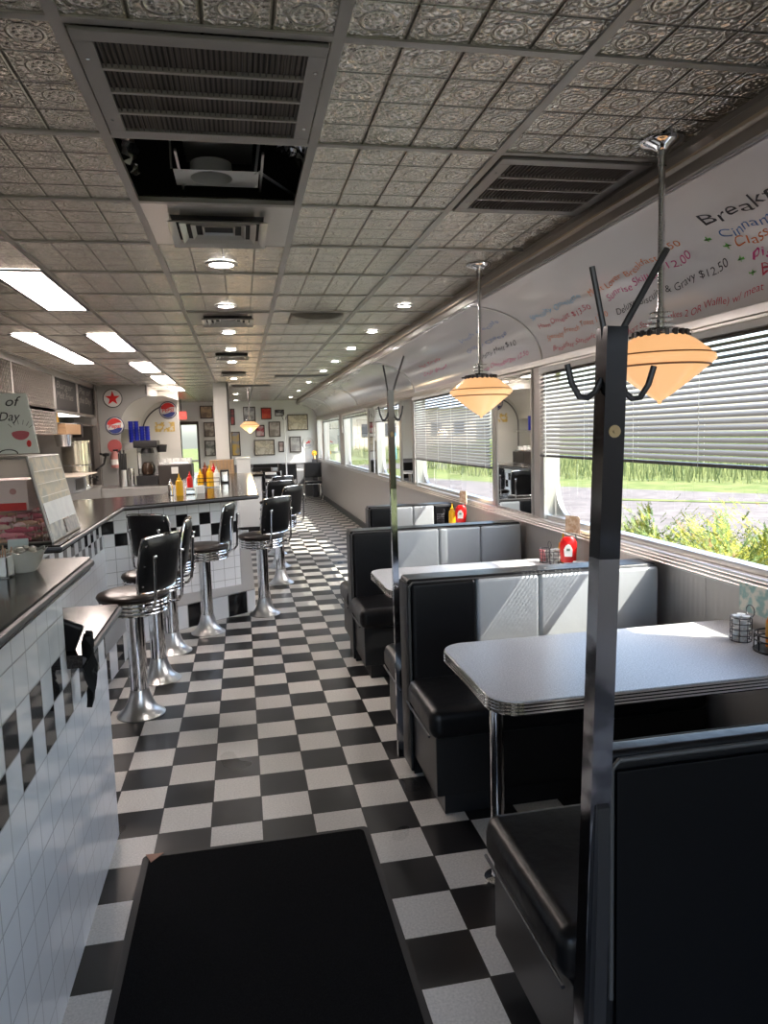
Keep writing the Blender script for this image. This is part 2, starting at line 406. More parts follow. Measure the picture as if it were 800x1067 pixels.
# chrome sill rail (three ridges)
b = newbm()
box(b, XW-.018, XW, YF, YB, .895, .945)
for z in (.905, .922, .939): cyl(b, (XW-.018, YF, z), (XW-.018, YB, z), .007, n=8)
box(b, XW-.03, XW+.1, YF, YB, .945, .957, .003)
struct('trim_2', b, chrome_dull)
# windows: frame + pane
for i, (y0, y1) in enumerate(WIN):
    b = newbm()
    fr = .045
    box(b, XW-.012, XW+.07, y0-.02, y0+fr, .957, 1.97, .004); box(b, XW-.012, XW+.07, y1-fr, y1+.02, .957, 1.97, .004)
    box(b, XW-.012, XW+.07, y0, y1, 1.93, 1.97, .004); box(b, XW+.01, XW+.07, y0, y1, .957, .985, .004)
    w = struct(f'window_{i+1}', b, chrome_dull)
    # rounded inner corners of the outer frame
    bb = newbm()
    for (cy, cz, sy, sz) in ((y0+fr, .985, 1, 1), (y1-fr, .985, -1, 1), (y0+fr, 1.93, 1, -1), (y1-fr, 1.93, -1, -1)):
        R_ = .2 if sz > 0 else .08
        pts = [(cy, cz)]+[(cy+sy*(R_-R_*math.sin(a)), cz+sz*(R_-R_*math.cos(a))) for a in [k*PI/16 for k in range(9)]]
        prism(bb, pts, 'x', XW+.072, XW+.1)
    struct('window_corner', bb, steel, w)
    bb = newbm(); wallquad(bb, (XW+.058, y0+.02), (XW+.058, y1-.02), .97, 1.95); g_ = struct('window_pane', bb, pane, w)
for i, (y0, y1) in enumerate(MIR):
    t = thing('wall_mirror', ['tall wall mirror beside the nearest window, reflecting blue cups and coffee maker', 'tall mirror panel between the second and third windows, behind the slim coat pole', 'narrow mirror panel before the far windows, reflecting a red picture'][i], 'mirror', (XW, (y0+y1)/2, .96), 'mirror panels between the windows')
    b = newbm(); box(b, XW-.006, XW-.001, y0, y1, .965, 1.93); obj('mirror_glass', b, mirror_m, t)
    b = newbm()
    for (a, c) in ((y0-.012, y0+.004), (y1-.004, y1+.012)): box(b, XW-.012, XW-.0005, a, c, .96, 1.94)
    box(b, XW-.012, XW-.0005, y0, y1, 1.925, 1.94); box(b, XW-.012, XW-.0005, y0, y1, .958, .968)
    obj('mirror_frame', b, steel, t)
# cornice fascia and cove
b = newbm()
prof = [(1.462, H+.02), (1.452, H-.02), (1.44, H-.03), (1.44, H-.058), (1.428, H-.064), (1.428, H-.074), (1.442, H-.08), (1.442, H-.115), (1.455, H-.118), (1.5, H-.118), (1.5, H+.02)]
prism(b, prof, 'y', YF, YB); struct('trim_3', b, mat('cornice metal', (.33, .3, .27), .35, .6))
b = newbm(); box(b, 1.424, 1.43, YF, YB, H-.073, H-.065); struct('trim_4', b, mat('cornice bead', (.6, .5, .38), .3, .8))
CA, CB, CX, CZ = .482, .345, 1.45, 1.977
def cpt(t, off=0.): # t degrees
    a = math.radians(t); n = Vector((math.cos(a)/CA, math.sin(a)/CB)).normalized()
    return (CX+CA*math.cos(a)-n.x*off, CZ+CB*math.sin(a)-n.y*off)
def cove_strip(b, y0, y1, off, t0=0, t1=90, n=24, thick=.006):
    pts = [cpt(t0+(t1-t0)*i/n, off) for i in range(n+1)]+[cpt(t1-(t1-t0)*i/n, off-thick) for i in range(n+1)]
    prism(b, pts, 'y', y0, y1)
SEAM = [YF, .95, 4.44, 7.93, 11.95, 15.4, YB]
b = newbm()
cove_strip(b, YF, YB, -.003, thick=.02)
struct('trim_5', b, cove_m)
b = newbm()
box(b, XW-.022, XW+.01, YF, YB, 1.945, 1.985, .004)
for y in SEAM[1:-1]: cove_strip(b, y-.012, y+.012, .008, n=20, thick=.006)
struct('trim_6', b, chrome_dull)
# menu boards on the cove
menu_m = mat('menu laminate', (.74, .73, .74), .14, 0.)
inks = {'k': mat('black marker', (.03, .03, .04), .6), 'r': mat('red marker', (.6, .05, .1), .6), 'o': mat('orange marker', (.75, .2, .05), .6), 'b': mat('blue marker', (.08, .2, .5), .6),
        'p': mat('pink marker', (.65, .05, .25), .6), 'g': mat('green marker', (.15, .5, .1), .6), 'l': mat('light blue marker', (.15, .45, .7), .6)}
def cove_text(txt, ya, ta, yb, tb, size, ink, par):
    def ext(b_): return (min(v.co.x for v in b_.verts), max(v.co.x for v in b_.verts))
    full = text_bm(txt, size, .0, .3, 1.0); x0_, x1_ = ext(full); full.free(); w = x1_-x0_; k = (ya-yb)/w
    arc = math.radians(1)*(CA+CB)/2; done = ''
    for word in txt.split():
        done = (done+' '+word).strip()
        pb = text_bm(done, size, -.0003, .3, 1.0); e = ext(pb)[1]; pb.free()
        bb = text_bm(word, size, -.0003, .3, 1.0); dx = e-ext(bb)[1]
        for v in bb.verts:
            X_ = v.co.x+dx-x0_; f = X_/w; tt = ta+(tb-ta)*f+v.co.y/arc+1.2*math.sin(f*23+ta)
            x, z = cpt(tt, .0045); v.co = Vector((x, ya-X_*k, z))
        obj('menu_word', bb, inks[ink], par, sharp=None, recalc=False)
def menu_board(y0, y1, label, lines):
    t = thing('menu_board', label, 'menu board', (XW, (y0+y1)/2, CZ), 'menu boards on the curved cove')
    b = newbm(); cove_strip(b, y0+.013, y1-.013, .003, 1, 89, thick=.004); obj('panel', b, menu_m, t)
    for l in lines: cove_text(*l, t)
menu_board(.95, 4.44, 'curved white breakfast menu board with coloured handwriting above the nearest window', [
    ('Breakfast', 2.45, 57, 1.95, 54.5, .085, 'k'),
    ('+', 2.54, 46.5, 2.5, 46.5, .06, 'g'), ('Cinnamon Roll', 2.45, 45.4, 1.95, 46, .062, 'b'),
    ('+', 2.49, 38, 2.45, 38, .06, 'g'), ('Classic Toast', 2.43, 37.5, 1.98, 37, .062, 'o'),
    ('+', 2.48, 28, 2.44, 28, .06, 'g'), ('Pigs in', 2.41, 27.5, 2.15, 27.4, .062, 'p'),
    ('+', 2.46, 18.5, 2.42, 18.5, .05, 'g'), ('Biscuit', 2.4, 18, 2.14, 17.5, .062, 'r'),
    ('Meat Lover Breakfast  12.50', 3.513, 43.6, 2.62, 52.5, .05, 'o'), ('+', 3.5, 36, 3.46, 36, .05, 'g'),
    ('Sunrise Skillet  $12.00', 3.416, 35.6, 2.636, 42.3, .055, 'p'),
    ('Deluxe Biscuits & Gravy  $12.50', 3.42, 22.5, 2.506, 28.9, .055, 'k'),
    ('Short Stack (Pancakes 2 OR Waffle) w/ meat', 3.40, 4.5, 2.406, 8.1, .05, 'r'),
    ('Specialty Omelette', 4.28, 43.1, 3.585, 45.6, .05, 'l'), ('Ham Omelet  $13.50', 4.29, 31.7, 3.576, 33.6, .05, 'r'),
    ('Specialty French Toast  11.00', 4.28, 18.4, 3.478, 23.0, .05, 'o'), ('Breakfast Sandwich', 4.25, 6.6, 3.662, 8.2, .05, 'r')])
menu_board(4.44, 7.93, 'curved grey menu board with faded handwriting above the second window', [
    ('Lunch Specials', 5.6, 50, 4.65, 55, .05, 'b'), ('Grilled Cheese', 5.7, 35, 4.75, 38.9, .05, 'b'),
    ('Patty Melt  $10', 5.5, 22, 4.7, 26.4, .055, 'k'), ('Double Cheeseburger  12.50', 5.7, 6, 4.6, 10, .055, 'p'),
    ('Hot Turkey', 7.2, 38, 6.4, 40, .05, 'r'), ('Chili Bowl', 7.3, 24, 6.4, 26, .05, 'p')])
# back wall
b = newbm()
box(b, XK, -1.47, YB, YB+.1, 0, H); box(b, -1.0, XW, YB, YB+.1, 0, H); box(b, -1.47, -1.0, YB, YB+.1, 1.98, H)
struct('wall_back', b, white_paint)
b = newbm(); box(b, -.95, XW-.03, YB-.02, YB, .0, .84); box(b, -.95, XW-.03, YB-.03, YB, .84, .87, .004); struct('trim_7', b, mat('grey wainscot', (.2, .2, .21), .4))
dm = mat('door frame bronze', (.09, .085, .08), .4, .5)
b = newbm()
for (x0, x1, z0, z1) in ((-1.47, -1.42, 0, 1.98), (-1.05, -1.0, 0, 1.98), (-1.47, -1.0, 1.9, 1.98), (-1.47, -1.0, 0, .25)): box(b, x0, x1, YB-.02, YB+.06, z0, z1, .004)
d_ = struct('door_1', b, dm)
b = newbm(); wallquad(b, (-1.42, YB+.02), (-1.05, YB+.02), .25, 1.9); struct('door_pane', b, pane, d_)
b = newbm(); box(b, -1.42, -1.05, YB-.04, YB-.01, .98, 1.03, .005); o = struct('push_bar', b, steel, d_)
# front wall (behind the camera): glazed entrance
b = newbm()
box(b, XK, -2.3, YF-.1, YF, 0, H); box(b, 1.75, XW+.1, YF-.1, YF, 0, H); box(b, -2.3, 1.75, YF-.1, YF, 2.25, H)
for x in (-1.6, -.6, .5, 1.4): box(b, x-.03, x+.03, YF-.1, YF, 0, 2.25)
box(b, -2.3, 1.75, YF-.1, YF, 0, .1)
struct('wall_front', b, steel)
# left outer wall of kitchen and left soffit
b = newbm(); box(b, XK-.1, XK, YF, YB, 0, H); struct('wall_left', b, mat('kitchen wall', (.2, .185, .175), .5))
b = newbm(); box(b, XL-.06, XL, 3.0, 12.5, 1.93, 1.97, .004); box(b, XL-.04, XL+.005, 3.0, 12.6, H-.06, H-.003)
struct('trim_8', b, steel)
# dark column where pass ends
b = newbm(); box(b, XL-.35, XL, 12.35, 12.5, 0, H); box(b, XL-.06, XL+.03, 12.2, 12.34, 0, H, .005); struct('wall_column', b, mat('dark bronze panel', (.17, .155, .145), .4, .3))
# signs wall with arch: front leaf y=12.5
YA, YA2 = 12.5, 14.2
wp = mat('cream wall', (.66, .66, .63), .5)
b = newbm()
ax0 = -1.93; R_ = .52; top = 2.27
pts = [(XL-.02, 0), (ax0, 0), (ax0, top-R_)]+[(ax0+R_-R_*math.cos(a), top-R_+R_*math.sin(a)) for a in [k*PI/24 for k in range(1, 13)]]+[(-1.47, top), (-1.47, H), (XL-.02, H)]
prism(b, pts, 'y', YA, YA+.08); 
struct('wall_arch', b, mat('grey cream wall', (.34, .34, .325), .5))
b = newbm()
arc = [(ax0, top-R_)]+[(ax0+R_-R_*math.cos(a), top-R_+R_*math.sin(a)) for a in [k*PI/24 for k in range(1, 13)]]+[(-1.2, top)]
vsA = [b.verts.new((p[0]-.01, YA+.08, p[1]+.005)) for p in arc]; vsB = [b.verts.new((p[0]+.12, YA2, p[1]+.005)) for p in arc]
for i in range(len(arc)-1): b.faces.new((vsA[i], vsA[i+1], vsB[i+1], vsB[i]))
prism(b, [(-1.49, top+.02), (-1.47, top+.02), (-1.47, H), (-1.49, H)], 'y', YA, YA2)
box(b, XL-.02, XL, YA, YA2, 0, H)
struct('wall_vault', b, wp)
b = newbm()
prism(b, [(XL, 0), (-1.13, 0), (-1.13, H), (XL, H)], 'y', YA2, YA2+.1); box(b, -1.15, -1.11, YA2-.02, YA2+.12, 0, H)
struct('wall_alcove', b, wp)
b = newbm(); tube(b, [(ax0+.14+.02*0+(.55-.55*math.cos(a)), YA2-.01, top-.62+.55*math.sin(a)) for a in [k*PI/24 for k in range(13)]], .012); tube(b, [(ax0+.14, YA2-.01, 1.2), (ax0+.14, YA2-.01, top-.62)], .012)
struct('trim_9', b, dark_steel)
# white column near the far counter
b = newbm(); box(b, -.40, -.185, 12.25, 12.46, 0, H, .004); struct('wall_pillar', b, wp)
b = newbm(); box(b, -.184, -.155, 12.25, 12.46, 0, H, .004); struct('trim_10', b, dm)
# plenum seen through the open ceiling cell
b = newbm()
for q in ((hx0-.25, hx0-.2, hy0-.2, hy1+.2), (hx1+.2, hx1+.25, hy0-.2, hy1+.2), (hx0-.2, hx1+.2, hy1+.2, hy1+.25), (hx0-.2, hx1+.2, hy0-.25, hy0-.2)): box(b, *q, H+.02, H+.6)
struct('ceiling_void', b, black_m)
# ================================================================= CEILING FIXTURES
def grille(name, label, x0, x1, y0, y1, bars):
    t = thing(name, label, 'vent', ((x0+x1)/2, (y0+y1)/2, H), 'return air grilles in the ceiling')
    b = newbm(); w = .045; z0, z1 = H-.014, H-.004
    for q in ((x0, x1, y0, y0+w), (x0, x1, y1-w, y1), (x0, x0+w, y0+w, y1-w), (x1-w, x1, y0+w, y1-w)): box(b, *q, z0, z1, .002)
    obj('frame', b, mat('grille frame', (.3, .29, .28), .4, .5), t)
    b = newbm(); box(b, x0+w, x1-w, y0+w, y1-w, H-.004, H-.001); obj('filter', b, filt, t)
    n = int((x1-x0-2*w)/.0145)
    b = newbm()
    for i in range(n): xx = x0+w+.007+i*(x1-x0-2*w)/n; box(b, xx, xx+.003, y0+w, y1-w, z0+.002, z1)
    obj('louver', b, mat('grille louver', (.12, .1, .09), .6), t)
    for k in range(1, bars+1):
        yy = y0+w+(y1-y0-2*w)*k/(bars+1); b = newbm(); box(b, x0+w, x1-w, yy-.005, yy+.005, z0-.002, z1); obj('cross_bar', b, mat('grille bar', (.42, .4, .37), .4, .5), t)
    b = newbm()
    for sx in (x0+.02, x1-.02):
        for sy in (y0+.12, y1-.12): cyl(b, (sx, sy, z0-.002), (sx, sy, z0), .005, n=8)
    obj('screw', b, chrome, t)
grille('ceiling_grille', 'large dusty return air grille nearest the camera, above the opened ceiling cell', GX[5]+.02, GX[6]-.02, GY[6]+.02, GY[7]-.02, 3)
grille('ceiling_grille', 'ceiling return grille beside the right cornice near the nearest pendant lamp', GX[7]+.02, 1.44, GY[7]+.02, GY[8]-.02, 3)
def diffuser(label, cx, cy, rx, ry, plate=None):
    t = thing('ceiling_diffuser', label, 'vent', (cx, cy, H), 'square air diffusers along the ceiling')
    b = newbm()
    if plate: box(b, *plate, H-.006, H-.002)
    obj('plate', b, mat('diffuser plate', (.5, .48, .45), .3, .8), t) if plate else b.free()
    b = newbm(); box(b, cx-rx*.93, cx+rx*.93, cy-ry*.93, cy+ry*.93, H-.0065, H-.001); obj('backing', b, black_m, t)
    for k, s in enumerate((1, .78, .56, .34)):
        b = newbm(); z = H-.034+.006*k; X_, Y_ = rx*s, ry*s; i = .86
        co = [((cx+a*X_, cy+c*Y_, z), (cx+a*X_*i*.98, cy+c*Y_*i*.98, z+.014)) for a, c in ((-1, -1), (1, -1), (1, 1), (-1, 1))]
        A = [b.verts.new(c[0]) for c in co]; C = [b.verts.new(c[1]) for c in co]; D = [b.verts.new((c[0][0], c[0][1], c[0][2]-.003)) for c in co]
        for q in range(4): b.faces.new((A[q], A[(q+1) % 4], C[(q+1) % 4], C[q])); b.faces.new((A[q], A[(q+1) % 4], D[(q+1) % 4], D[q]))
        E_ = [b.verts.new((v.co.x*.985+cx*.015, v.co.y*.985+cy*.015, v.co.z)) for v in D]
        for q in range(4): b.faces.new((D[q], D[(q+1) % 4], E_[(q+1) % 4], E_[q])); b.faces.new((E_[q], E_[(q+1) % 4], C[(q+1) % 4], C[q]))
        obj('vane', b, mat('diffuser vane', (.6, .59, .56), .3, .6), t)
diffuser('square air diffuser in a smooth plate just beyond the opened ceiling cell', -.045, 3.29, .2, .2, (hx0+.015, hx1-.015, GY[8]+.012, GY[9]-.012))
diffuser('second square air diffuser along the ceiling, between two round downlights', -.045, 5.73, .19, .18, (hx0+.015, hx1-.015, 5.44, 6.0))
diffuser('third square air diffuser along the ceiling, farther away and seen edge on', -.045, 8.2, .18, .17)
diffuser('fourth square air diffuser, farthest along the ceiling before the white pillar', -.045, 10.4, .17, .16)
# duct in the open cell
t = thing('duct_box', 'galvanised duct collar and crumpled foil inside the opened ceiling cell', 'duct', (-.02, 2.65, H+.1))
b = newbm(); box(b, -.15, .1, 2.78, 3.0, H+.16, H+.5, .004); obj('duct_body', b, steel, t)
b = newbm()
n = 24; cx, cyy, z = -.055, 2.84, H+.05
hole = [(cx+.075*math.cos(2*PI*i/n), cyy+.075*math.sin(2*PI*i/n)) for i in range(n)]
def sq(i):
    a = 2*PI*i/n; c, s = math.cos(a), math.sin(a); k = 1/max(abs(c), abs(s)); return (cx+.02+c*k*.15, cyy+s*k*.085)
A = [b.verts.new((*p, z)) for p in hole]; C = [b.verts.new((*sq(i), z)) for i in range(n)]; D = [b.verts.new((p[0], p[1], z+.05)) for p in hole]
for i in range(n): b.faces.new((A[i], A[(i+1) % n], C[(i+1) % n], C[i])); b.faces.new((A[i], A[(i+1) % n], D[(i+1) % n], D[i]))
for sx in (-.12, .14):
    for sy in (-.07, .07): cyl(b, (cx+.02+sx, cyy+sy, z-.004), (cx+.02+sx, cyy+sy, z), .006, n=8)
obj('collar_plate', b, mat('galvanised', (.7, .7, .69), .45, .7), t)
for x in (-.165, .125): b = newbm(); box(b, x-.004, x+.004, 2.6, 2.98, H+.052, H+.062); obj('bracket', b, steel, t)
b = newbm()
cyl(b, (-.19, 2.75, H+.05), (-.19, 2.75, H+.55), .004, n=6); obj('hanger_wire', b, steel, t)
b = newbm(); cyl(b, (.10, 2.95, H+.06), (.17, 2.75, H+.45), .006, n=6); obj('hanger_rod', b, steel, t)
b = newbm(); cyl(b, (.12, 2.9, H+.1), (.26, 3.0, H+.05), .006, n=6); obj('hanger_rod', b, steel, t)
b = newbm(); gN = 22
vs = [[b.verts.new((.08+.22*i/gN+.01*random.uniform(-1, 1), 2.72+.3*j/gN, H+.14+.09*math.sin(2.5*i/gN+.5)+random.uniform(-.016, .016))) for j in range(gN+1)] for i in range(gN+1)]
for i in range(gN):
    for j in range(gN): b.faces.new((vs[i][j], vs[i+1][j], vs[i+1][j+1], vs[i][j+1]))
obj('foil_wrap', b, mat('foil', (.7, .7, .7), .18, 1), t, sharp=.3)
b = newbm(); gN = 14
vs = [[b.verts.new((hx0+.02+.02*random.uniform(-1, 1)+.02*j/gN, 2.36+.5*i/gN, H+.03+.25*j/gN)) for j in range(gN+1)] for i in range(gN+1)]
for i in range(gN):
    for j in range(gN): b.faces.new((vs[i][j], vs[i+1][j], vs[i+1][j+1], vs[i][j+1]))
obj('foil_wrap', b, MATS['foil'], t, sharp=.3)
# fluorescent lights
def fluo(label, x0, x1, y0, y1):
    t = thing('ceiling_light', label, 'ceiling light', ((x0+x1)/2, (y0+y1)/2, H), 'recessed fluorescent lights over the counter')
    b = newbm()
    for q in ((x0-.02, x1+.02, y0-.02, y0), (x0-.02, x1+.02, y1, y1+.02), (x0-.02, x0, y0, y1), (x1, x1+.02, y0, y1)): box(b, *q, H-.012, H-.002, .002)
    obj('frame', b, dark_steel, t)
    b = newbm(); box(b, x0, x1, y0, y1, H-.008, H-.003); obj('diffuser', b, panel_em, t)
P1 = 'recessed fluorescent ceiling light '
fluo(P1+'over the tall near counter, largest and nearest', -1.22, -.98, 4.15, 5.32)
fluo(P1+'second nearest in the right-hand row', -1.22, -.98, 6.53, 7.69)
fluo(P1+'third in the right-hand row, showing its two tubes', -1.22, -.98, 8.91, 10.06)
fluo(P1+'fourth in the right-hand row', -1.2, -.97, 10.79, 12.05)
fluo(P1+'farthest of the right-hand row', -1.18, -.96, 13.1, 14.0)
fluo(P1+'nearer of two joined in the left-hand row', -1.80, -1.59, 6.5, 7.66)
fluo(P1+'farther of two joined in the left-hand row', -1.80, -1.59, 7.71, 8.86)
# downlights
def downlight(label, x, y, r=.062):
    t = thing('downlight', label, 'downlight', (x, y, H), 'round recessed downlights')
    b = newbm(); lathe(b, [(r+.025, 0), (r+.02, -.008), (r, -.01), (r-.004, 0)], (x, y, H-.001), 24); obj('trim_ring', b, steel, t)
    b = newbm(); lathe(b, [(0, 0), (r, 0), (r, .003), (0, .003)], (x, y, H-.008), 24); obj('lens', b, down_em, t)
left_lab = ['nearest the camera, just beyond the first square diffuser', 'second in the middle row, before the second diffuser', 'third in the middle row, just beyond the second diffuser', 'fourth in the middle row', 'fifth in the middle row, beyond the third diffuser', 'sixth in the middle row, level with the white pillar', 'in the middle row, behind the white pillar', 'farthest of the middle row, by the back wall']
for y, l in zip((3.95, 5.16, 6.44, 7.68, 8.9, 11.35, 15.3, 17.9), left_lab): downlight('round ceiling downlight '+l, -.05, y, .062 if y < 4 else .05)
right_lab = ['right row, level with the second pendant lamp', 'second in the right row', 'third in the right row', 'fourth in the right row', 'fifth in the right row', 'sixth in the right row', 'seventh in the right row, near the far end', 'farthest of the right row, close to the back wall']
for y, l in zip((5.13, 6.41, 7.65, 8.95, 10.25, 12.4, 14.6, 17.0), right_lab): downlight('round ceiling downlight '+l, 1.19, y, .045)
# sagging tile
b = newbm(); gN = 12
vs = [[b.verts.new((.42+.4*i/gN, 5.5+.45*j/gN, H-.004-.035*math.sin(PI*i/gN)*(1-j/gN)**2-.006)) for j in range(gN+1)] for i in range(gN+1)]
for i in range(gN):
    for j in range(gN): b.faces.new((vs[i][j], vs[i+1][j], vs[i+1][j+1], vs[i][j+1]))
bmesh.ops.solidify(b, geom=b.faces[:], thickness=.002)
tag(obj('ceiling_tile', b, tin), 'loose pressed-tin ceiling tile sagging down with a dark gap along its edge', 'ceiling tile')
# far ceiling slots
for i, (x0, x1, y) in enumerate(((.55, 1.35, 10.9), (-.1, .55, 12.8))):
    b = newbm(); box(b, x0, x1, y, y+.25, H-.012, H-.002, .003)
    for k in range(3): box(b, x0+.03, x1-.03, y+.04+.07*k, y+.08+.07*k, H-.016, H-.011)
    tag(obj('slot_vent', b, dark_steel), ['dark slot vent in the far ceiling beside the right cornice', 'dark slot vent in the far ceiling before the far pendant lamp'][i], 'vent', 'slot vents in the far ceiling')

# ================================================================= PENDANT LAMPS
def pendant():
    t = thing('pendant_lamp', 'nearest pendant lamp, amber diamond shade behind the coat pole prongs', 'pendant lamp', (0, 0, 0), 'amber diamond pendant lamps over the booths')
    z = 1.758
    b = newbm(); lathe(b, [(0, 0), (.066, 0), (.07, -.006), (.062, -.016), (.03, -.026), (.018, -.034), (.016, -.05), (0, -.05)], (0, 0, H), 32); obj('canopy', b, chrome, t)
    b = newbm(); cyl(b, (0, 0, 1.9), (0, 0, H-.04), .0105, n=14); lathe(b, [(.014, 0), (.014, .03), (0, .03)], (0, 0, H-.08), 14); obj('rod', b, chrome, t)
    b = newbm()
    for k in range(3): lathe(b, [(0, -.0025), (.042-.004*k, -.0025), (.044-.004*k, 0), (.042-.004*k, .0025), (0, .0025)], (0, 0, 1.862+.018*k+.01), 28)
    cyl(b, (0, 0, 1.84), (0, 0, 1.925), .014, n=14)
    lathe(b, [(.0, .0), (.06, 0), (.08, -.012), (.085, -.03), (.0, -.03)], (0, 0, 1.858), 36)
    obj('fitter', b, chrome, t)
    b = newbm()
    for k in range(20):
        a = 2*PI*k/20; M = Matrix.Rotation(a, 4, 'Z'); box(b, .078, .09, -.006, .006, 1.826, 1.85, .002, M=M)
    for k in range(3):
        a = 2*PI*k/3; M = Matrix.Rotation(a, 4, 'Z'); cyl_v = box(b, .085, .112, -.004, .004, 1.838, 1.846, .002, M=M)
    obj('gallery', b, dark_steel, t)
    b = newbm()
    prof = [(0, -.132), (.012, -.13), (.05, -.104), (.11, -.057), (.162, -.014), (.172, -.004), (.173, .004), (.168, .012), (.164, .013), (.163, .016), (.15, .028), (.11, .06), (.086, .074), (.08, .078), (0, .078)]
    lathe(b, prof, (0, 0, z), 56); obj('lamp_shade', b, lamp_glass, t, sharp=.35)
    b = newbm(); lathe(b, [(.1695, .011), (.171, .0135), (.1665, .016)], (0, 0, z), 56); lathe(b, [(.156, -.019), (.158, -.022), (.152, -.025)], (0, 0, z-.0), 56)
    obj('shade_band', b, mat('brown band', (.28, .12, .05), .4), t)
    b = newbm(); lathe(b, [(0, -.012), (.006, -.01), (.008, 0), (0, .002)], (0, 0, z-.132), 12); obj('finial', b, lamp_glass, t)
    return t
pl = pendant()
dup(pl, (1.325, 3.88, 0), .4, 'second pendant lamp, amber diamond shade hanging before the second window blind')
dup(pl, (.18, 13.4, 0), .8, 'small far pendant lamp, glowing amber before the framed pictures')
pl.location = (1.365, 2.19, 0)
for (x, y) in ((.18, 13.4),):
    ld = bpy.data.lights.new('lamp', 'POINT'); ld.energy = 4; ld.color = (1, .7, .4); ld.shadow_soft_size = .1; lo = bpy.data.objects.new('lamp_light', ld); COL.objects.link(lo); lo.location = (x, y, 1.5)

# ================================================================= COAT POLES
def coat_pole(label, zb, w=.021):
    t = thing('coat_pole', label, 'coat rack', (0, 0, 0), 'steel coat poles on the booth ends')
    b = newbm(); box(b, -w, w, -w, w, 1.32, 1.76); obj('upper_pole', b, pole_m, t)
    b = newbm(); box(b, -w, w, -w, w, zb, 1.32); obj('lower_pole', b, noise_bump(mat('pole steel bright reflection', (.33, .33, .35), .1, 1), 5, .3, .006), t)  # same pole; silvery reflections painted in as a lighter steel colour
    b = newbm(); tube(b, [(-.012, 0, 1.70), (-.018, 0, 1.76), (-.045, 0, 1.87)], .0055); obj('prong', b, dark_steel, t)
    b = newbm(); tube(b, [(.012, .0, 1.68), (.022, 0, 1.76), (.105, 0, 1.91)], .0065); obj('prong', b, dark_steel, t)
    for s in (-1, 1):
        b = newbm(); tube(b, [(s*.018, 0, 1.665), (s*.03, 0, 1.64), (s*.045, 0, 1.628), (s*.062, 0, 1.63), (s*.078, 0, 1.655), (s*.088, 0, 1.69)], .006); obj('hook', b, dark_steel, t)
    b = newbm(); cyl(b, (0, -w-.002, 1.565), (0, -w, 1.565), .012, n=14); cyl(b, (0, -w-.005, 1.565), (0, -w, 1.565), .004, n=8); obj('screw', b, mat('worn brass spot', (.4, .3, .18), .4, .8), t)
    return t
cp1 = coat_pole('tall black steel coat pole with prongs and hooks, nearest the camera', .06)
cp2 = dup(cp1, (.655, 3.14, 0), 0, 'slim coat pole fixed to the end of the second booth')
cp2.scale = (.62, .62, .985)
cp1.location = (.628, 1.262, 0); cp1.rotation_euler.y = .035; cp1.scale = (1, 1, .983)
b = newbm(); prism(b, [(-.035, .3), (.025, .3), (.025, .78), (.0, .84), (-.02, .82), (-.03, .7)], 'x', -.004, .022); 
o = obj('mounting_plate', b, black_pl, cp1); o.location = (-.006, -.008, 0)
b = newbm(); 
for k in range(1): cyl(b, (.0, -.023, .70), (.0, -.02, .70), .009, n=12)
obj('bolt', b, black_pl, cp1)

# ================================================================= BOOTHS
def booth_part_seat(t, x0, x1, yb, s, z=.46, d=.43, over=.015):
    """s=-1: seat extends toward the camera"""
    ya, yc = (yb, yb+s*d); y0, y1 = min(ya, yc), max(ya, yc)
    b = newbm(); box(b, x0-over, x1, y0, y1, z-.13, z, .045, 5)
    obj('seat_cushion', b, black_vinyl, t)
    b = newbm(); box(b, x0+.025-over, x1, y0+(.03 if s < 0 else 0), y1-(.03 if s > 0 else 0), .09, z-.12, .006); obj('seat_base', b, mat('black laminate', (.012, .012, .013), .35), t)
    b = newbm(); box(b, x0+.05, x1, y0+(.06 if s < 0 else 0), y1-(.06 if s > 0 else 0), 0, .09); obj('kick_plate', b, black_pl, t)
    b = newbm(); yf = yc-s*.035
    tube(b, [(x0-.001-over, ya, z-.115), (x0-.001-over, yf, z-.115)], .005); obj('piping', b, piping_m, t)
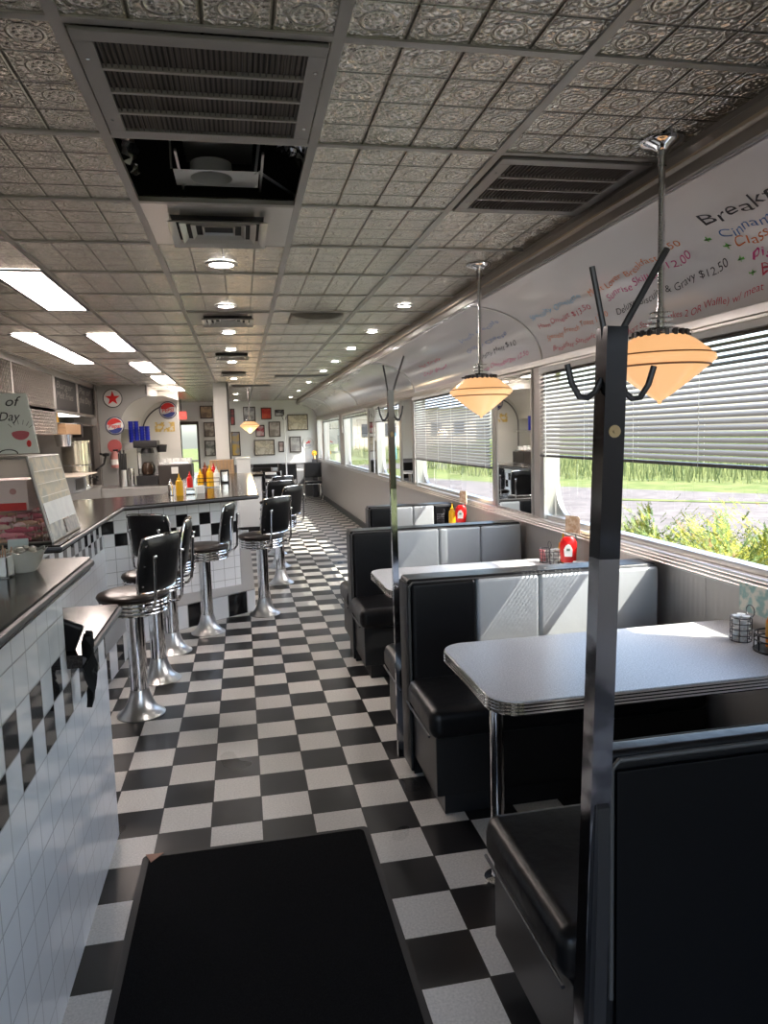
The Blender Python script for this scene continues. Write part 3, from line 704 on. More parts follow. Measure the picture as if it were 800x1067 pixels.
def booth(label, x0, x1, yc, front=True, rear=True, bands=None, top=.90, th=.085, d=.43, over=.015):
    t = thing('booth_bench', label, 'booth', ((x0+x1)/2, yc, 0), 'diner booths under the windows')
    # core with slightly raked faces
    b = newbm()
    prism(b, rpoly(yc-th+.02, yc+th-.02, .0, top-.015, (0, 0, .015, .015)), 'x', x0+.012, x1)
    obj('back_core', b, black_vinyl, t)
    W_ = x1-x0
    for s, on_ in ((-1, front), (1, rear)):
        if not on_:
            b = newbm(); yy = yc+s*(th-.02); box(b, x0+.02, x1, min(yy, yy+s*.012), max(yy, yy+s*.012), .02, top-.04, .005); obj('back_panel', b, MATS.get('back vinyl') or noise_bump(mat('back vinyl', (.0025, .0027, .0035), .5, spec=.15), 40, .1, .003), t)
            continue
        bd = bands if s < 0 else ['k', 'k', 'k', 'k']
        for k, c in enumerate(bd):
            a = x0+.012+(W_-.012)*k/len(bd); e = x0+.012+(W_-.012)*(k+1)/len(bd)
            b = newbm(); y_in = yc+s*(th-.03); y_out = yc+s*(th+.012)
            box(b, a+.001, e-.001, min(y_in, y_out), max(y_in, y_out), .40, top-.012, .018, 4)
            obj('backrest_panel', b, black_vinyl if c == 'k' else silver_vinyl, t)
        booth_part_seat(t, x0, x1, yc+s*(th-.02), s, d=d, over=over)
    # top roll and piping
    b = newbm(); box(b, x0, x1, yc-th+.012, yc+th-.012, top-.03, top, .014, 4); obj('top_roll', b, black_vinyl, t)
    b = newbm(); yy = th-.002
    for s in (-1, 1):
        tube(b, [(x0+.004, yc+s*yy, .35), (x0+.004, yc+s*yy, top-.03), (x0+.02, yc+s*yy, top-.012), (x1-.01, yc+s*yy, top-.012)], .0055)
    obj('piping', b, mat('worn piping', (.06, .06, .06), .4), t)
    b = newbm(); box(b, x0-.006, x0+.012, yc-th+.005, yc+th-.005, .02, top-.02, .006); obj('end_panel', b, black_vinyl, t)
    return t
BX0 = .70
booth('near black booth bench seen from behind, its plain back facing the camera', BX0, XW-.03, 1.325, front=False, top=.885, th=.04, d=.54, over=.075)
booth('double booth facing the camera with one black and three silver panels, at the nearest table', BX0-.01, XW-.03, 3.13, bands='ksss')
booth('middle double booth with black and silver panels, behind the second table', BX0-.01, XW-.03, 4.83, bands='ksss')
booth('narrow farthest booth of black and silver panels, its top just showing', 1.10, XW-.03, 6.45, rear=True, bands='kssk', top=.89)

# ================================================================= TABLES
def table(label, x0, yc, hw=.31, zt=.755):
    t = thing('diner_table', label, 'table', ((x0+XW)/2, yc, 0), 'diner tables between the booths')
    r = .09
    pts = rpoly(x0, XW-.035, yc-hw, yc+hw, (r, .0, .0, r), 8)
    b = newbm(); prism(b, pts, 'z', zt-.006, zt); obj('tabletop', b, laminate, t)
    ins = [(p[0]+(.004 if p[0] < 1.3 else 0), yc+(p[1]-yc)*.988) for p in pts]
    b = newbm(); prism(b, ins, 'z', zt-.045, zt-.006)
    obj('table_core', b, dark_steel, t)
    b = newbm()
    for dz in (-.008, -.018, -.028, -.038): 
        ed = [p for p in pts if True]
        tube(b, [(p[0], p[1], zt+dz) for p in ed], .0055, 6, closed=True)
    obj('edge_band', b, chrome, t)
    lx = x0+.11
    b = newbm(); cyl(b, (lx, yc, .02), (lx, yc, zt-.045), .024, n=20); lathe(b, [(.024, .0), (.05, 0), (.05, .008), (.024, .012)], (lx, yc, zt-.058), 20); obj('leg', b, chrome, t)
    b = newbm(); lathe(b, [(0, 0), (.05, 0), (.05, .012), (.026, .02), (0, .02)], (lx, yc, 0), 20); obj('foot', b, chrome, t)
    b = newbm(); box(b, XW-.07, XW-.035, yc-hw+.05, yc+hw-.05, zt-.12, zt-.045); obj('wall_cleat', b, dark_steel, t)
    return t
table('nearest grey laminate diner table with ribbed chrome edge', .69, 2.235)
table('second laminate diner table, in front of the middle booth', .70, 3.80)
table('third diner table, mostly hidden beyond the middle booth', 1.10, 5.62)

# ================================================================= STOOLS
def stool():
    t = thing('bar_stool', 'x', 'bar stool', (0, 0, 0), 'chrome counter stools with black backs')
    b = newbm(); lathe(b, [(0, 0), (.132, 0), (.134, .006), (.125, .014), (.105, .028), (.085, .05), (.068, .085), (.055, .13), (.051, .15)], n=40); obj('base_flare', b, chrome_dull, t)
    b = newbm(); lathe(b, [(.049, .1), (.049, .62)], n=32); obj('post', b, chrome, t)
    b = newbm(); pr = [(.044, .592), (.10, .594), (.168, .598)]
    for k in range(4):
        z = .600+.0205*k; pr += [(.176, z), (.189, z+.004), (.191, z+.009), (.189, z+.014), (.176, z+.018)]
    pr += [(.176, .684)]
    lathe(b, pr, n=48); obj('seat_ring', b, chrome, t, sharp=.5)
    b = newbm(); lathe(b, [(.178, .678), (.192, .684), (.197, .695), (.19, .708), (.16, .719), (.1, .726), (0, .728)], n=48); obj('seat_cushion', b, seat_brown, t, sharp=1.2)
    # backrest: curved pad centred on +x
    Rc = .42; zc = .885; hh = .155; half = .17
    def pt(s, z, off): # s along width
        a = s/Rc; tilt = (z-zc)*.18
        return (.235+off+tilt-(Rc-Rc*math.cos(a))*1., Rc*math.sin(a), z)
    b = newbm(); NX, NZ = 16, 10
    def outline(k, n, w, h, r=.05):
        P = rpoly(-w, w, -h, h, (r, r, r, r), 6); return P
    for (m_, thick, w, h, nm, o0) in ((black_vinyl, .036, half, hh, 'backrest_pad', -.018),):
        grid = {}
        for side in (0, 1):
            for i in range(NX+1):
                for j in range(NZ+1):
                    s = -1+2*i/NX; q = -1+2*j/NZ
                    # superellipse mapping to round the corners
                    ss = s*math.sqrt(1-.13*q*q*abs(q)); qq = q*math.sqrt(1-.13*s*s*abs(s))
                    e = max(abs(s), abs(q)); puff = math.sqrt(max(0, 1-e**6))*thick/2+.004
                    grid[side, i, j] = b.verts.new(pt(ss*w, zc+qq*h, o0+(puff if side else -puff)))
        for side in (0, 1):
            for i in range(NX):
                for j in range(NZ): b.faces.new([grid[side, *p] for p in ((i, j), (i+1, j), (i+1, j+1), (i, j+1))])
        bd = [(i, 0) for i in range(NX)]+[(NX, j) for j in range(NZ)]+[(i, NZ) for i in range(NX, 0, -1)]+[(0, j) for j in range(NZ, 0, -1)]
        for k in range(len(bd)): p, q = bd[k], bd[(k+1) % len(bd)]; b.faces.new((grid[0, *p], grid[0, *q], grid[1, *q], grid[1, *p]))
        pad = obj(nm, b, m_, t, sharp=1.2)
    b = newbm(); loop = []
    for (i, j) in bd:
        s = -1+2*i/NX; q = -1+2*j/NZ; ss = s*math.sqrt(1-.13*q*q*abs(q)); qq = q*math.sqrt(1-.13*s*s*abs(s)); loop.append(pt(ss*half*1.012, zc+qq*hh*1.012, o0+.006))
    tube(b, loop, .007, 8, closed=True); obj('back_trim', b, chrome, t)
    for s in (-1, 1):
        b = newbm(); y = s*.115
        tube(b, [(.09, y*.9, .645), (.17, y*.95, .642), (.215, y, .65), (.24, y, .68), (.247, y, .75), (.25, y, .83), (.255, y, .93)], .009, 10)
        bar = obj('back_bar', b, chrome, t)
        b = newbm(); lathe(b, [(0, -.01), (.012, -.008), (.014, 0), (.012, .008), (0, .01)], (.258, y, .935), 12); o2 = obj('bar_knob', b, chrome, bar)
    for y in (-.15, .15):
        for dz in (-.11, 0, .11): b = newbm(); x, yy, z = pt(y, zc+dz, .004); cyl(b, (x-.001, yy, z), (x+.004, yy, z), .004, n=8); obj('rivet', b, chrome, pad)
    return t
st = stool()
SL = [((-.632, 4.17), -32, 'nearest chrome counter stool with black seat and curved back, beside the near counter'),
      ((-.59, 4.76), 2, 'second nearest counter stool, its back seen edge-on behind the nearest stool'),
      ((-.56, 5.38), -118, 'counter stool turned so the wide black outer side of its back faces the camera'),
      ((-.33, 5.84), -12, 'counter stool in front of the tiled diagonal counter face, back seen almost edge-on'),
      ((.135, 6.31), -48, 'counter stool at the outer corner of the tiled counter, beside the open floor'),
      ((.35, 7.62), -42, 'stool along the aisle side just behind the counter corner stool'),
      ((.38, 8.6), -75, 'second stool along the aisle side of the counter, partly hidden'),
      ((.40, 9.55), -60, 'third stool along the aisle side of the counter, farthest back')]
for (x, y), a, l in SL[1:]: dup(st, (x, y, 0), math.radians(a), l)
st.location = (*SL[0][0], 0); st.rotation_euler.z = math.radians(SL[0][1]); st['label'] = SL[0][2]

# ================================================================= COUNTERS
CF = -.55
t = thing('service_counter', 'tall white tiled near counter with dark top and checkered band, at the left edge', 'counter', (-.9, 2.0, 0))
b = newbm()
wallquad(b, (CF, .6), (CF, 2.275), 0, 1.125, .6); wallquad(b, (CF, 2.275), (CF, 2.87), 0, .865, 2.275)
wallquad(b, (CF, 2.87), (-1.2, 2.87), 0, .865, 1.676); wallquad(b, (CF, 2.275), (-1.2, 2.275), .86, 1.125, 1.676)
obj('tiled_front', b, tile_near, t, recalc=False)
b = newbm(); box(b, -1.2, CF-.002, .6, 2.27, 0, 1.12); box(b, -1.2, CF-.002, .6, 2.865, 0, .86); obj('counter_body', b, white_paint, t)
b = newbm(); prism(b, rpoly(-1.25, CF+.045, .6, 2.52, (0, 0, .03, 0)), 'z', 1.13, 1.17); obj('countertop', b, stone, t)
b = newbm(); tube(b, [(CF+.047, .6, 1.152), (CF+.047, 2.49, 1.152), (CF+.035, 2.517, 1.152), (-1.25, 2.522, 1.152)], .012); obj('edge_trim', b, dark_steel, t)
b = newbm(); prism(b, rpoly(-1.1, CF+.045, 2.276, 2.97, (0, 0, .02, 0)), 'z', .865, .905); obj('low_shelf', b, stone, t)
b = newbm(); tube(b, [(CF+.047, 2.28, .885), (CF+.047, 2.95, .885), (CF+.03, 2.972, .885), (-1.1, 2.972, .885)], .012); obj('shelf_trim', b, dark_steel, t)
# main counter
F0, F1 = (-1.13, 6.15), (-.06, 6.70)
t = thing('diner_counter', 'white tiled diner counter with checker band, its dark top bending around the stools', 'counter', (-1.0, 6.0, 0))
b = newbm()
L1 = math.hypot(F1[0]-F0[0], F1[1]-F0[1])
wallquad(b, (-1.13, 3.95), F0, .0, .985, 0); wallquad(b, F0, F1, .2, .985, .02); wallquad(b, F1, (-.06, 10.75), .2, .985, .02+L1); wallquad(b, (-1.13, 3.95), (-1.75, 3.95), .0, .985, .1)
wallquad(b, (-.06, 10.75), (-.8, 10.75), 0, .985)
obj('tiled_front', b, tile_far, t, recalc=False)
b = newbm(); prism(b, [(-1.75, 3.96), (-1.14, 3.96), (-1.14, 6.18), (-.075, 6.73), (-.075, 10.73), (-.8, 10.73), (-.8, 7.1), (-1.75, 6.9)], 'z', .0, .98); obj('counter_body', b, white_paint, t)
S = [(-.93, 3.90), (-.95, 6.07), (.13, 6.63), (.135, 10.8), (-.75, 10.8), (-.75, 7.25), (-1.8, 6.8), (-1.8, 3.90)]
b = newbm(); prism(b, S, 'z', .99, 1.03); obj('countertop', b, stone, t)
b = newbm(); tube(b, [(S[7][0], S[7][1], 1.01), (*S[0], 1.01), (*S[1], 1.01), (*S[2], 1.01), (*S[3], 1.01)], .013); obj('edge_trim', b, dark_steel, t)
K0, K1 = (-.72, 5.86), (.06, 6.46)
b = newbm(); Lk = math.hypot(K1[0]-K0[0], K1[1]-K0[1])
wallquad(b, (-.93, 4.3), (-.86, 5.5), 0, .2, .1); wallquad(b, (-.86, 5.5), K0, 0, .2, 1.3); wallquad(b, K0, K1, 0, .2, .53); wallquad(b, K1, (.05, 10.7), 0, .2, .4+Lk)
wallquad(b, (-.93, 4.3), (-1.13, 4.3), 0, .2, 0)
obj('kick_step', b, kick_m, t, recalc=False)
b = newbm(); prism(b, [(-1.13, 4.3), (-.93, 4.3), (-.86, 5.5), K0, K1, (.05, 10.7), (-.06, 10.7), (-.06, 6.70), (-1.13, 6.15)], 'z', .192, .2); obj('step_top', b, mat('grey step', (.35, .35, .35), .4), t)
# far counter
t = thing('far_counter', 'small far white counter with black base behind the corner stool', 'counter', (-.7, 12.1, 0))
b = newbm(); box(b, -.70, .29, 11.6, 12.2, .13, .93, .01); obj('counter_body', b, white_paint, t)
b = newbm(); box(b, -.70, .30, 11.58, 12.2, 0, .13); obj('kick_plate', b, black_m, t)
b = newbm(); box(b, -.72, .33, 11.55, 12.235, .93, .97, .005); obj('countertop', b, stone, t)
t = thing('banded_post', 'short rounded post with black and white bands at the end of the far counter', 'post', (.45, 11.7, 0))
b = newbm(); lathe(b, [(0, 0), (.09, 0), (.09, .98), (0, .98)], (.45, 11.7, 0), 20); obj('post', b, white_paint, t)
for k in range(5):
    b = newbm(); lathe(b, [(.088, 0), (.1, .01), (.104, .035), (.1, .06), (.088, .07)], (.45, 11.7, .42+.115*k), 20); obj('black_band', b, black_pl, t)
# ================================================================= BLINDS
blind_m = mat('blind slat', (.2, .19, .185), .35, spec=.4)
def blind(label, y0, y1, zb, pitch=.0255, tilt=34, top=1.925):
    t = thing('venetian_blind', label, 'window blind', (XW-.02, (y0+y1)/2, top), 'venetian blinds on the right wall')
    xc = XW-.022
    b = newbm(); box(b, xc-.02, xc+.02, y0, y1, top-.03, top, .004); obj('headrail', b, white_paint, t)
    b = newbm(); n = int((top-.035-zb)/pitch); a = math.radians(tilt); hw = .018
    for i in range(n):
        z = top-.04-pitch*i; P = []
        for k in range(4):
            s = -1+2*k/3; bow = .0022*(1-s*s)
            P.append((xc+s*hw*math.cos(a)-bow*math.sin(a), z+s*hw*math.sin(a)+bow*math.cos(a)))
        A = [[b.verts.new((p[0], y, p[1])) for p in P] for y in (y0+.005, y1-.005)]
        for k in range(3): b.faces.new((A[0][k], A[0][k+1], A[1][k+1], A[1][k]))
    obj('slats', b, blind_m, t, recalc=False)
    b = newbm(); box(b, xc-.014, xc+.014, y0, y1, zb, zb+.016, .003); obj('bottom_rail', b, dark_steel, t)
    m_ = max(2, int((y1-y0)/.5)+1)
    for k in range(m_):
        y = y0+.1+(y1-y0-.2)*k/(m_-1); b = newbm()
        for dx in (-.0145, .0145): cyl(b, (xc+dx, y, zb), (xc+dx, y, top-.02), .0012, n=5)
        obj('cord', b, white_pl, t)
    b = newbm(); cyl(b, (xc-.026, y1-.12, top-.03), (xc-.03, y1-.12, zb-.25), .003, n=6); obj('wand', b, white_pl, t)
    return t
blind('wide venetian blind over the nearest window, lowered halfway', 2.13, 4.40, 1.365)
blind('venetian blind over the second window, lowered lowest, behind the second pendant lamp', 5.37, 7.89, 1.245)
blind('short raised venetian blind over the third window, behind the slim coat pole', 8.7, 10.25, 1.70)
blind('raised blind over the fourth window, bunched near its top', 10.97, 13.57, 1.83)
blind('raised blind over the fifth window, near the back', 14.2, 16.95, 1.83)
b = newbm(); box(b, XW+.03, XW+.034, 9.35, 9.45, 1.2, 1.55, .001); o = obj('blue_bracket', b, blue_tape); 
tag(o, 'bright blue strip on the third window, beside the slim coat pole', 'strip')
b = newbm()
# ================================================================= TABLE-TOP ITEMS
def ketchup(label, x, y, z, rz=0, grp='ketchup bottles on the window tables'):
    t = thing('ketchup_bottle', label, 'ketchup bottle', (x, y, z), grp)
    b = newbm(); R_ = [(0, 0), (.030, 0), (.034, .01), (.036, .05), (.038, .09), (.036, .115), (.028, .135), (.018, .145), (0, .146)]
    lathe(b, R_, (0, 0, 0), 24); bmesh.ops.scale(b, vec=(1.28, .72, 1), verts=b.verts)
    bmesh.ops.translate(b, verts=b.verts, vec=(x, y, z+.03)); obj('bottle_body', b, red_pl, t)
    b = newbm(); lathe(b, [(0, 0), (.024, 0), (.026, .004), (.026, .024), (.022, .03), (0, .03)], (x, y, z), 20); obj('cap', b, white_pl, t)
    b = newbm(); M = Matrix.Translation((x, y-.0275, z+.1))@Matrix.Rotation(PI/2, 4, 'X')@Matrix.Scale(1.15, 4)
    pts = [(-.018, -.03), (.018, -.03), (.021, .005), (.012, .024), (0, .032), (-.012, .024), (-.021, .005)]
    prism(b, pts, 'z', -.002, .002); bmesh.ops.transform(b, matrix=M, verts=b.verts); t.rotation_euler.z = -.44; obj('bottle_label', b, paper, t)
    b = newbm(); M2 = M@Matrix.Translation((0, .004, .0025)); prism(b, [(-.008, -.006), (.008, -.006), (.008, .006), (-.008, .006)], 'z', 0, .0006); bmesh.ops.transform(b, matrix=M2, verts=b.verts); obj('label_mark', b, mat('label grey', (.15, .2, .15), .6), t)
    return t
def squeeze(label, x, y, z, m, name='mustard_bottle', cat='mustard bottle', s=1., grp=None):
    t = thing(name, label, cat, (x, y, z), grp)
    b = newbm(); lathe(b, [(0, 0), (.026*s, 0), (.029*s, .006), (.029*s, .1*s), (.026*s, .118*s), (.014*s, .126*s), (0, .127*s)], (x, y, z), 20); obj('bottle_body', b, m, t)
    b = newbm(); lathe(b, [(.016*s, 0), (.016*s, .016*s), (.008*s, .022*s), (.003*s, .052*s), (0, .053*s)], (x, y, z+.124*s), 14); obj('nozzle', b, m, t)
    return t
def wire_basket(label, x, y, z, r=.038, h=.085, grp='wire baskets of creamers and packets'):
    t = thing('wire_basket', label, 'basket', (x, y, z), grp)
    b = newbm()
    for k in range(5): tube(b, [(x+r*math.cos(a), y+r*math.sin(a), z+.003+k*h/4) for a in [2*PI*i/20 for i in range(20)]], .0018, 5, closed=True)
    obj('rings', b, dark_steel, t)
    b = newbm()
    for i in range(8): a = 2*PI*i/8; cyl(b, (x+r*math.cos(a), y+r*math.sin(a), z), (x+r*math.cos(a), y+r*math.sin(a), z+h), .0016, n=5)
    obj('wires', b, dark_steel, t)
    b = newbm(); tube(b, [(x+r, y, z+h)]+[(x+r+.001, y+.022*math.sin(a), z+h+.022-.022*math.cos(a)) for a in [2*PI*i/16 for i in range(17)]], .002, 6); obj('loop_handle', b, dark_steel, t)
    return t
random.seed(3)
def packets(label, x, y, z, n, cols, kind='sugar_packet', cat='sugar packet', r=.02, grp='packets in the table baskets'):
    for i in range(n):
        a = random.uniform(0, 2*PI); rad = r*math.sqrt(random.random()); px_, py_ = x+rad*math.cos(a), y+rad*math.sin(a)
        b = newbm(); M = Matrix.Translation((px_, py_, z+.045+random.uniform(-.01, .01)))@Matrix.Rotation(random.uniform(0, PI), 4, 'Z')@Matrix.Rotation(random.uniform(-.2, .2), 4, 'X')
        box(b, -.016, .016, -.0018, .0018, -.035, .035, .0012, 1, M=M); tag(obj(kind, b, random.choice(cols)), label, cat, grp)
def creamers(label, x, y, z, grp):
    for k in range(7):
        for j in range(3):
            a = 2*PI*j/3+k*.6; b = newbm(); lathe(b, [(0, 0), (.009, 0), (.0135, .014), (.015, .015), (0, .0152)], (x+.018*math.cos(a), y+.018*math.sin(a), z+.003+k*.0155 if k < 5 else z+.08+.004*(k-5)), 12)
            if k < 6: tag(obj('creamer_cup', b, white_pl), label, 'creamer cup', grp)
            else: b.free()
# table 1 set
ZT = .755
wire_basket('wire basket with loop handle, stuffed with creamers, on the nearest table', 1.755, 2.275, ZT, .036, .085)
creamers('small white creamer cup in the wire basket on the nearest table', 1.755, 2.275, ZT, 'creamers in the nearest basket')
t = thing('condiment_caddy', 'round black wire caddy of bottles and shakers on the nearest table', 'caddy', (1.79, 2.13, ZT))
b = newbm()
for z in (.004, .04, .06): tube(b, [(1.79+.075*math.cos(a), 2.13+.075*math.sin(a), ZT+z) for a in [2*PI*i/28 for i in range(28)]], .003, 6, closed=True)
obj('rack', b, black_pl, t)
b = newbm(); lathe(b, [(0, 0), (.078, 0), (.08, .005), (0, .006)], (1.79, 2.13, ZT), 28); obj('tray', b, black_pl, t)
b = newbm()
for i in range(10): a = 2*PI*i/10; cyl(b, (1.79+.075*math.cos(a), 2.13+.075*math.sin(a), ZT), (1.79+.075*math.cos(a), 2.13+.075*math.sin(a), ZT+.06), .0022, n=5)
cyl(b, (1.79, 2.13, ZT), (1.79, 2.13, ZT+.13), .003, n=6)
obj('upright', b, black_pl, t)
t = thing('hot_sauce_bottle', 'slim orange hot sauce bottle with red cap and dark label in the near caddy', 'sauce bottle', (1.795, 2.165, ZT+.006))
b = newbm(); lathe(b, [(0, 0), (.02, 0), (.021, .09), (.016, .105), (.009, .12), (.009, .15), (0, .15)], (1.795, 2.165, ZT+.006), 20); obj('bottle_body', b, orange_m, t)
b = newbm(); lathe(b, [(.0215, .03), (.0215, .085)], (1.795, 2.165, ZT+.006), 20); obj('label_band', b, mat('amber label', (.7, .35, .05), .5), t)
b = newbm(); lathe(b, [(.0105, .115), (.011, .14)], (1.795, 2.165, ZT+.006), 16); obj('neck_band', b, green_m, t)
b = newbm(); lathe(b, [(.0115, .14), (.0115, .165), (0, .167)], (1.795, 2.165, ZT+.006), 16); obj('cap', b, red_pl, t)
def shaker(label, x, y, z, m, cap=chrome, grp='salt and pepper shakers'):
    t = thing('shaker', label, 'shaker', (x, y, z), grp)
    b = newbm(); lathe(b, [(0, 0), (.02, 0), (.022, .01), (.018, .05), (.016, .06), (0, .061)], (x, y, z), 16); obj('jar', b, m, t)
    b = newbm(); lathe(b, [(.0175, .058), (.0175, .07), (.01, .08), (0, .082)], (x, y, z), 16); obj('lid', b, cap, t)
grey_gr = mat('pepper grey', (.12, .11, .1), .5); salt_w = mat('salt white', (.75, .75, .75), .4)
shaker('pepper shaker in the near round caddy', 1.765, 2.115, ZT+.006, grey_gr)
shaker('salt shaker in the near round caddy, at the picture edge', 1.80, 2.085, ZT+.006, salt_w)
b = newbm(); box(b, XW-.035, XW-.0335, 2.30, 2.47, ZT+.06, ZT+.17); o = obj('info_card', b, map_mat('teal card', [(.6, .65, .6), (.25, .42, .4), (.7, .68, .6)], 30)); tag(o, 'small teal printed card leaning on the wall behind the near wire basket', 'card')
# table 2 set
wire_basket('wire basket of white packets, left end of the second table group', 1.74, 3.98, ZT, .03, .08)
packets('white sugar packet standing in the left wire basket on the second table', 1.74, 3.98, ZT, 6, [paper, paper, pink_m], grp='packets on the second table')
wire_basket('wire basket of jam tubs before the mustard on the second table', 1.76, 3.87, ZT, .036, .078)
creamers('small jam tub in the middle wire basket on the second table', 1.76, 3.87, ZT, 'tubs in the second basket')
squeeze('yellow mustard bottle behind the red ketchup on the second table', 1.835, 3.93, ZT, yellow_pl, grp='mustard bottles')
ketchup('red ketchup bottle with white label on the second table, centre of the picture', 1.80, 3.79, ZT, 0)
b = newbm(); box(b, 1.80, 1.87, 3.66, 3.74, ZT, ZT+.045, .006); tag(obj('napkin_box', b, white_pl), 'small white box beside the ketchup on the second table', 'box')
def menu_card(label, x, y, z):
    t = thing('table_card', label, 'table card', (x, y, z), 'tan table cards in clips')
    b = newbm(); cyl(b, (x, y, z), (x, y, z+.18), .004, n=8); lathe(b, [(0, 0), (.028, 0), (.03, .004), (0, .01)], (x, y, z), 20); obj('clip_stand', b, chrome, t)
    for k, (a, dy) in enumerate(((.35, .05), (-.35, -.04))):
        b = newbm(); M = Matrix.Translation((x, y+dy, z+.23))@Matrix.Rotation(a+PI/2, 4, 'Z'); box(b, -.05, .05, -.001, .001, -.05, .05, M=M)
        obj('card', b, MATS.get('printed tan card') or map_mat('printed tan card', [(.75, .55, .38), (.6, .4, .25), (.8, .65, .5)], 40), t)
menu_card('tan printed card in a clip rising above the ketchup on the second table', 1.875, 3.85, ZT)
menu_card('tan printed card in a clip on the third table, by the second window', 1.85, 5.88, ZT)
ketchup('small red ketchup bottle on the third table beyond the middle booth', 1.78, 5.78, ZT)
squeeze('small yellow mustard bottle on the third table', 1.74, 5.90, ZT, yellow_pl, grp='mustard bottles')
wire_basket('small wire basket beside the mustard on the third table', 1.66, 5.98, ZT, .03, .08)
b = newbm(); 
# ---- diner counter items (top z=1.03)
ZC_ = 1.03
squeeze('yellow mustard bottle standing on the diner counter left of the ketchup', -.575, 6.92, ZC_, yellow_pl, s=1.15, grp='mustard bottles')
t = thing('counter_caddy', 'chrome counter caddy with red-topped bottle beside the mustard on the diner counter', 'caddy', (-.485, 7.0, ZC_))
b = newbm(); box(b, -.53, -.44, 6.97, 7.05, ZC_, ZC_+.07, .008); obj('caddy_body', b, chrome, t)
b = newbm(); tube(b, [(-.485, 7.0, ZC_+.07), (-.485, 7.0, ZC_+.15)], .003); obj('handle', b, chrome, t)
squeeze('red squeeze bottle in the chrome caddy on the diner counter', -.485, 7.01, ZC_+.05, red_pl, 'ketchup_bottle', 'ketchup bottle', .95)
b = newbm(); box(b, -.43, -.36, 7.05, 7.12, ZC_, ZC_+.075, .005); tag(obj('white_box', b, white_pl), 'small white box next to the chrome caddy on the diner counter', 'box')
squeeze('silver shaker standing left of the mustard on the diner counter', -.66, 6.98, ZC_, chrome, 'sugar_shaker', 'shaker', .9)
b = newbm(); box(b, -.80, -.72, 8.744, 8.749, 1.04, 1.12); tag(obj('notice', b, paper), 'small white notice taped on the dark machine', 'notice')
for i, (dx, dy, m_, lab) in enumerate(((-.11, .0, yellow_pl, 'leftmost yellow bottle in the far condiment cluster'), (-.06, .05, mat('brown sauce', (.2, .05, .02), .3), 'dark brown sauce bottle in the far condiment cluster'), (-.01, .0, yellow_pl, 'middle yellow bottle in the far condiment cluster'),
                                  (.03, .06, red_pl, 'red bottle in the far condiment cluster'), (.06, 0, white_pl, 'white shaker bottle in the far condiment cluster'))):
    squeeze(lab, -.33+dx, 7.95+dy, ZC_+.05*(i % 2)+.008, m_, 'sauce_bottle', 'sauce bottle', 1.1+.1*(i % 3), 'bottles in the far condiment cluster')
t = thing('condiment_rack', 'chrome rack holding the far condiment cluster on the diner counter', 'rack', (-.34, 7.95, ZC_))
b = newbm(); box(b, -.48, -.24, 7.88, 8.06, ZC_, ZC_+.008, .002); obj('tray', b, chrome, t)
b = newbm()
for z in (.06, .1): tube(b, [(-.48, 7.88, ZC_+z), (-.24, 7.88, ZC_+z), (-.24, 8.06, ZC_+z), (-.48, 8.06, ZC_+z)], .004, 6, closed=True)
for q in ((-.48, 7.88), (-.24, 7.88), (-.24, 8.06), (-.48, 8.06)): cyl(b, (*q, ZC_), (*q, ZC_+.1), .004, n=6)
obj('rails', b, chrome, t)
t = thing('napkin_dispenser', 'black and chrome napkin dispenser on the diner counter right of the condiment cluster', 'dispenser', (-.2, 8.6, ZC_))
b = newbm(); box(b, -.25, -.15, 8.55, 8.68, ZC_, ZC_+.15, .008); obj('case', b, black_pl, t)
b = newbm(); box(b, -.235, -.165, 8.545, 8.551, ZC_+.02, ZC_+.13, .002); obj('face_plate', b, chrome, t)
# coffee machine on the back counter
t = thing('back_counter', 'steel back counter under the coffee machine behind the diner counter', 'counter', (-1.5, 9.0, 0))
b = newbm(); box(b, -2.2, -.86, 11.25, 11.9, 0, .82); obj('cabinet', b, steel, t); b = newbm(); box(b, -2.22, -.84, 11.23, 11.92, .82, .86, .004); obj('worktop', b, steel, t)
t = thing('coffee_brewer', 'black and chrome coffee brewer on the back counter', 'coffee maker', (-1.15, 9.0, .9))
b = newbm(); box(b, -1.24, -.98, 8.95, 9.3, .9, 1.02, .01); obj('base', b, black_pl, t)
b = newbm(); box(b, -1.24, -.98, 9.15, 9.3, 1.02, 1.42, .01); obj('tower', b, mat('brewer chrome', (.5, .5, .5), .15, 1), t)
b = newbm(); box(b, -1.25, -.97, 8.93, 9.3, 1.36, 1.45, .015); obj('head', b, black_pl, t)
b = newbm(); lathe(b, [(0, 0), (.06, 0), (.075, .04), (.07, .1), (.045, .14), (.05, .15), (0, .15)], (-1.11, 9.05, 1.03), 24); obj('carafe', b, mat('dark glass', (.05, .03, .02), .05), t)
b = newbm(); lathe(b, [(0, .06), (.06, .06), (.075, 0), (0, 0)], (-1.11, 9.05, 1.29), 24); obj('brew_basket', b, black_pl, t)
b = newbm(); lathe(b, [(0, 0), (.055, 0), (.07, .09), (0, .1)], (-.93, 9.05, 1.30), 20); obj('grinder_hopper', b, black_pl, t)
b = newbm(); box(b, -1.225, -1.19, 9.145, 9.149, 1.1, 1.3); obj('control_panel', b, white_pl, t)
b = newbm(); box(b, -.955, -.56, 8.75, 9.15, .9, 1.15, .012); 
t = thing('dark_machine', 'squat dark brown machine under the coffee brewer spouts', 'machine', (-.9, 8.9, .9)); obj('case', b, mat('brown black case', (.035, .028, .025), .4), t)
b = newbm(); box(b, -.94, -.58, 8.77, 9.13, 1.15, 1.17, .004); obj('lid', b, chrome, t)
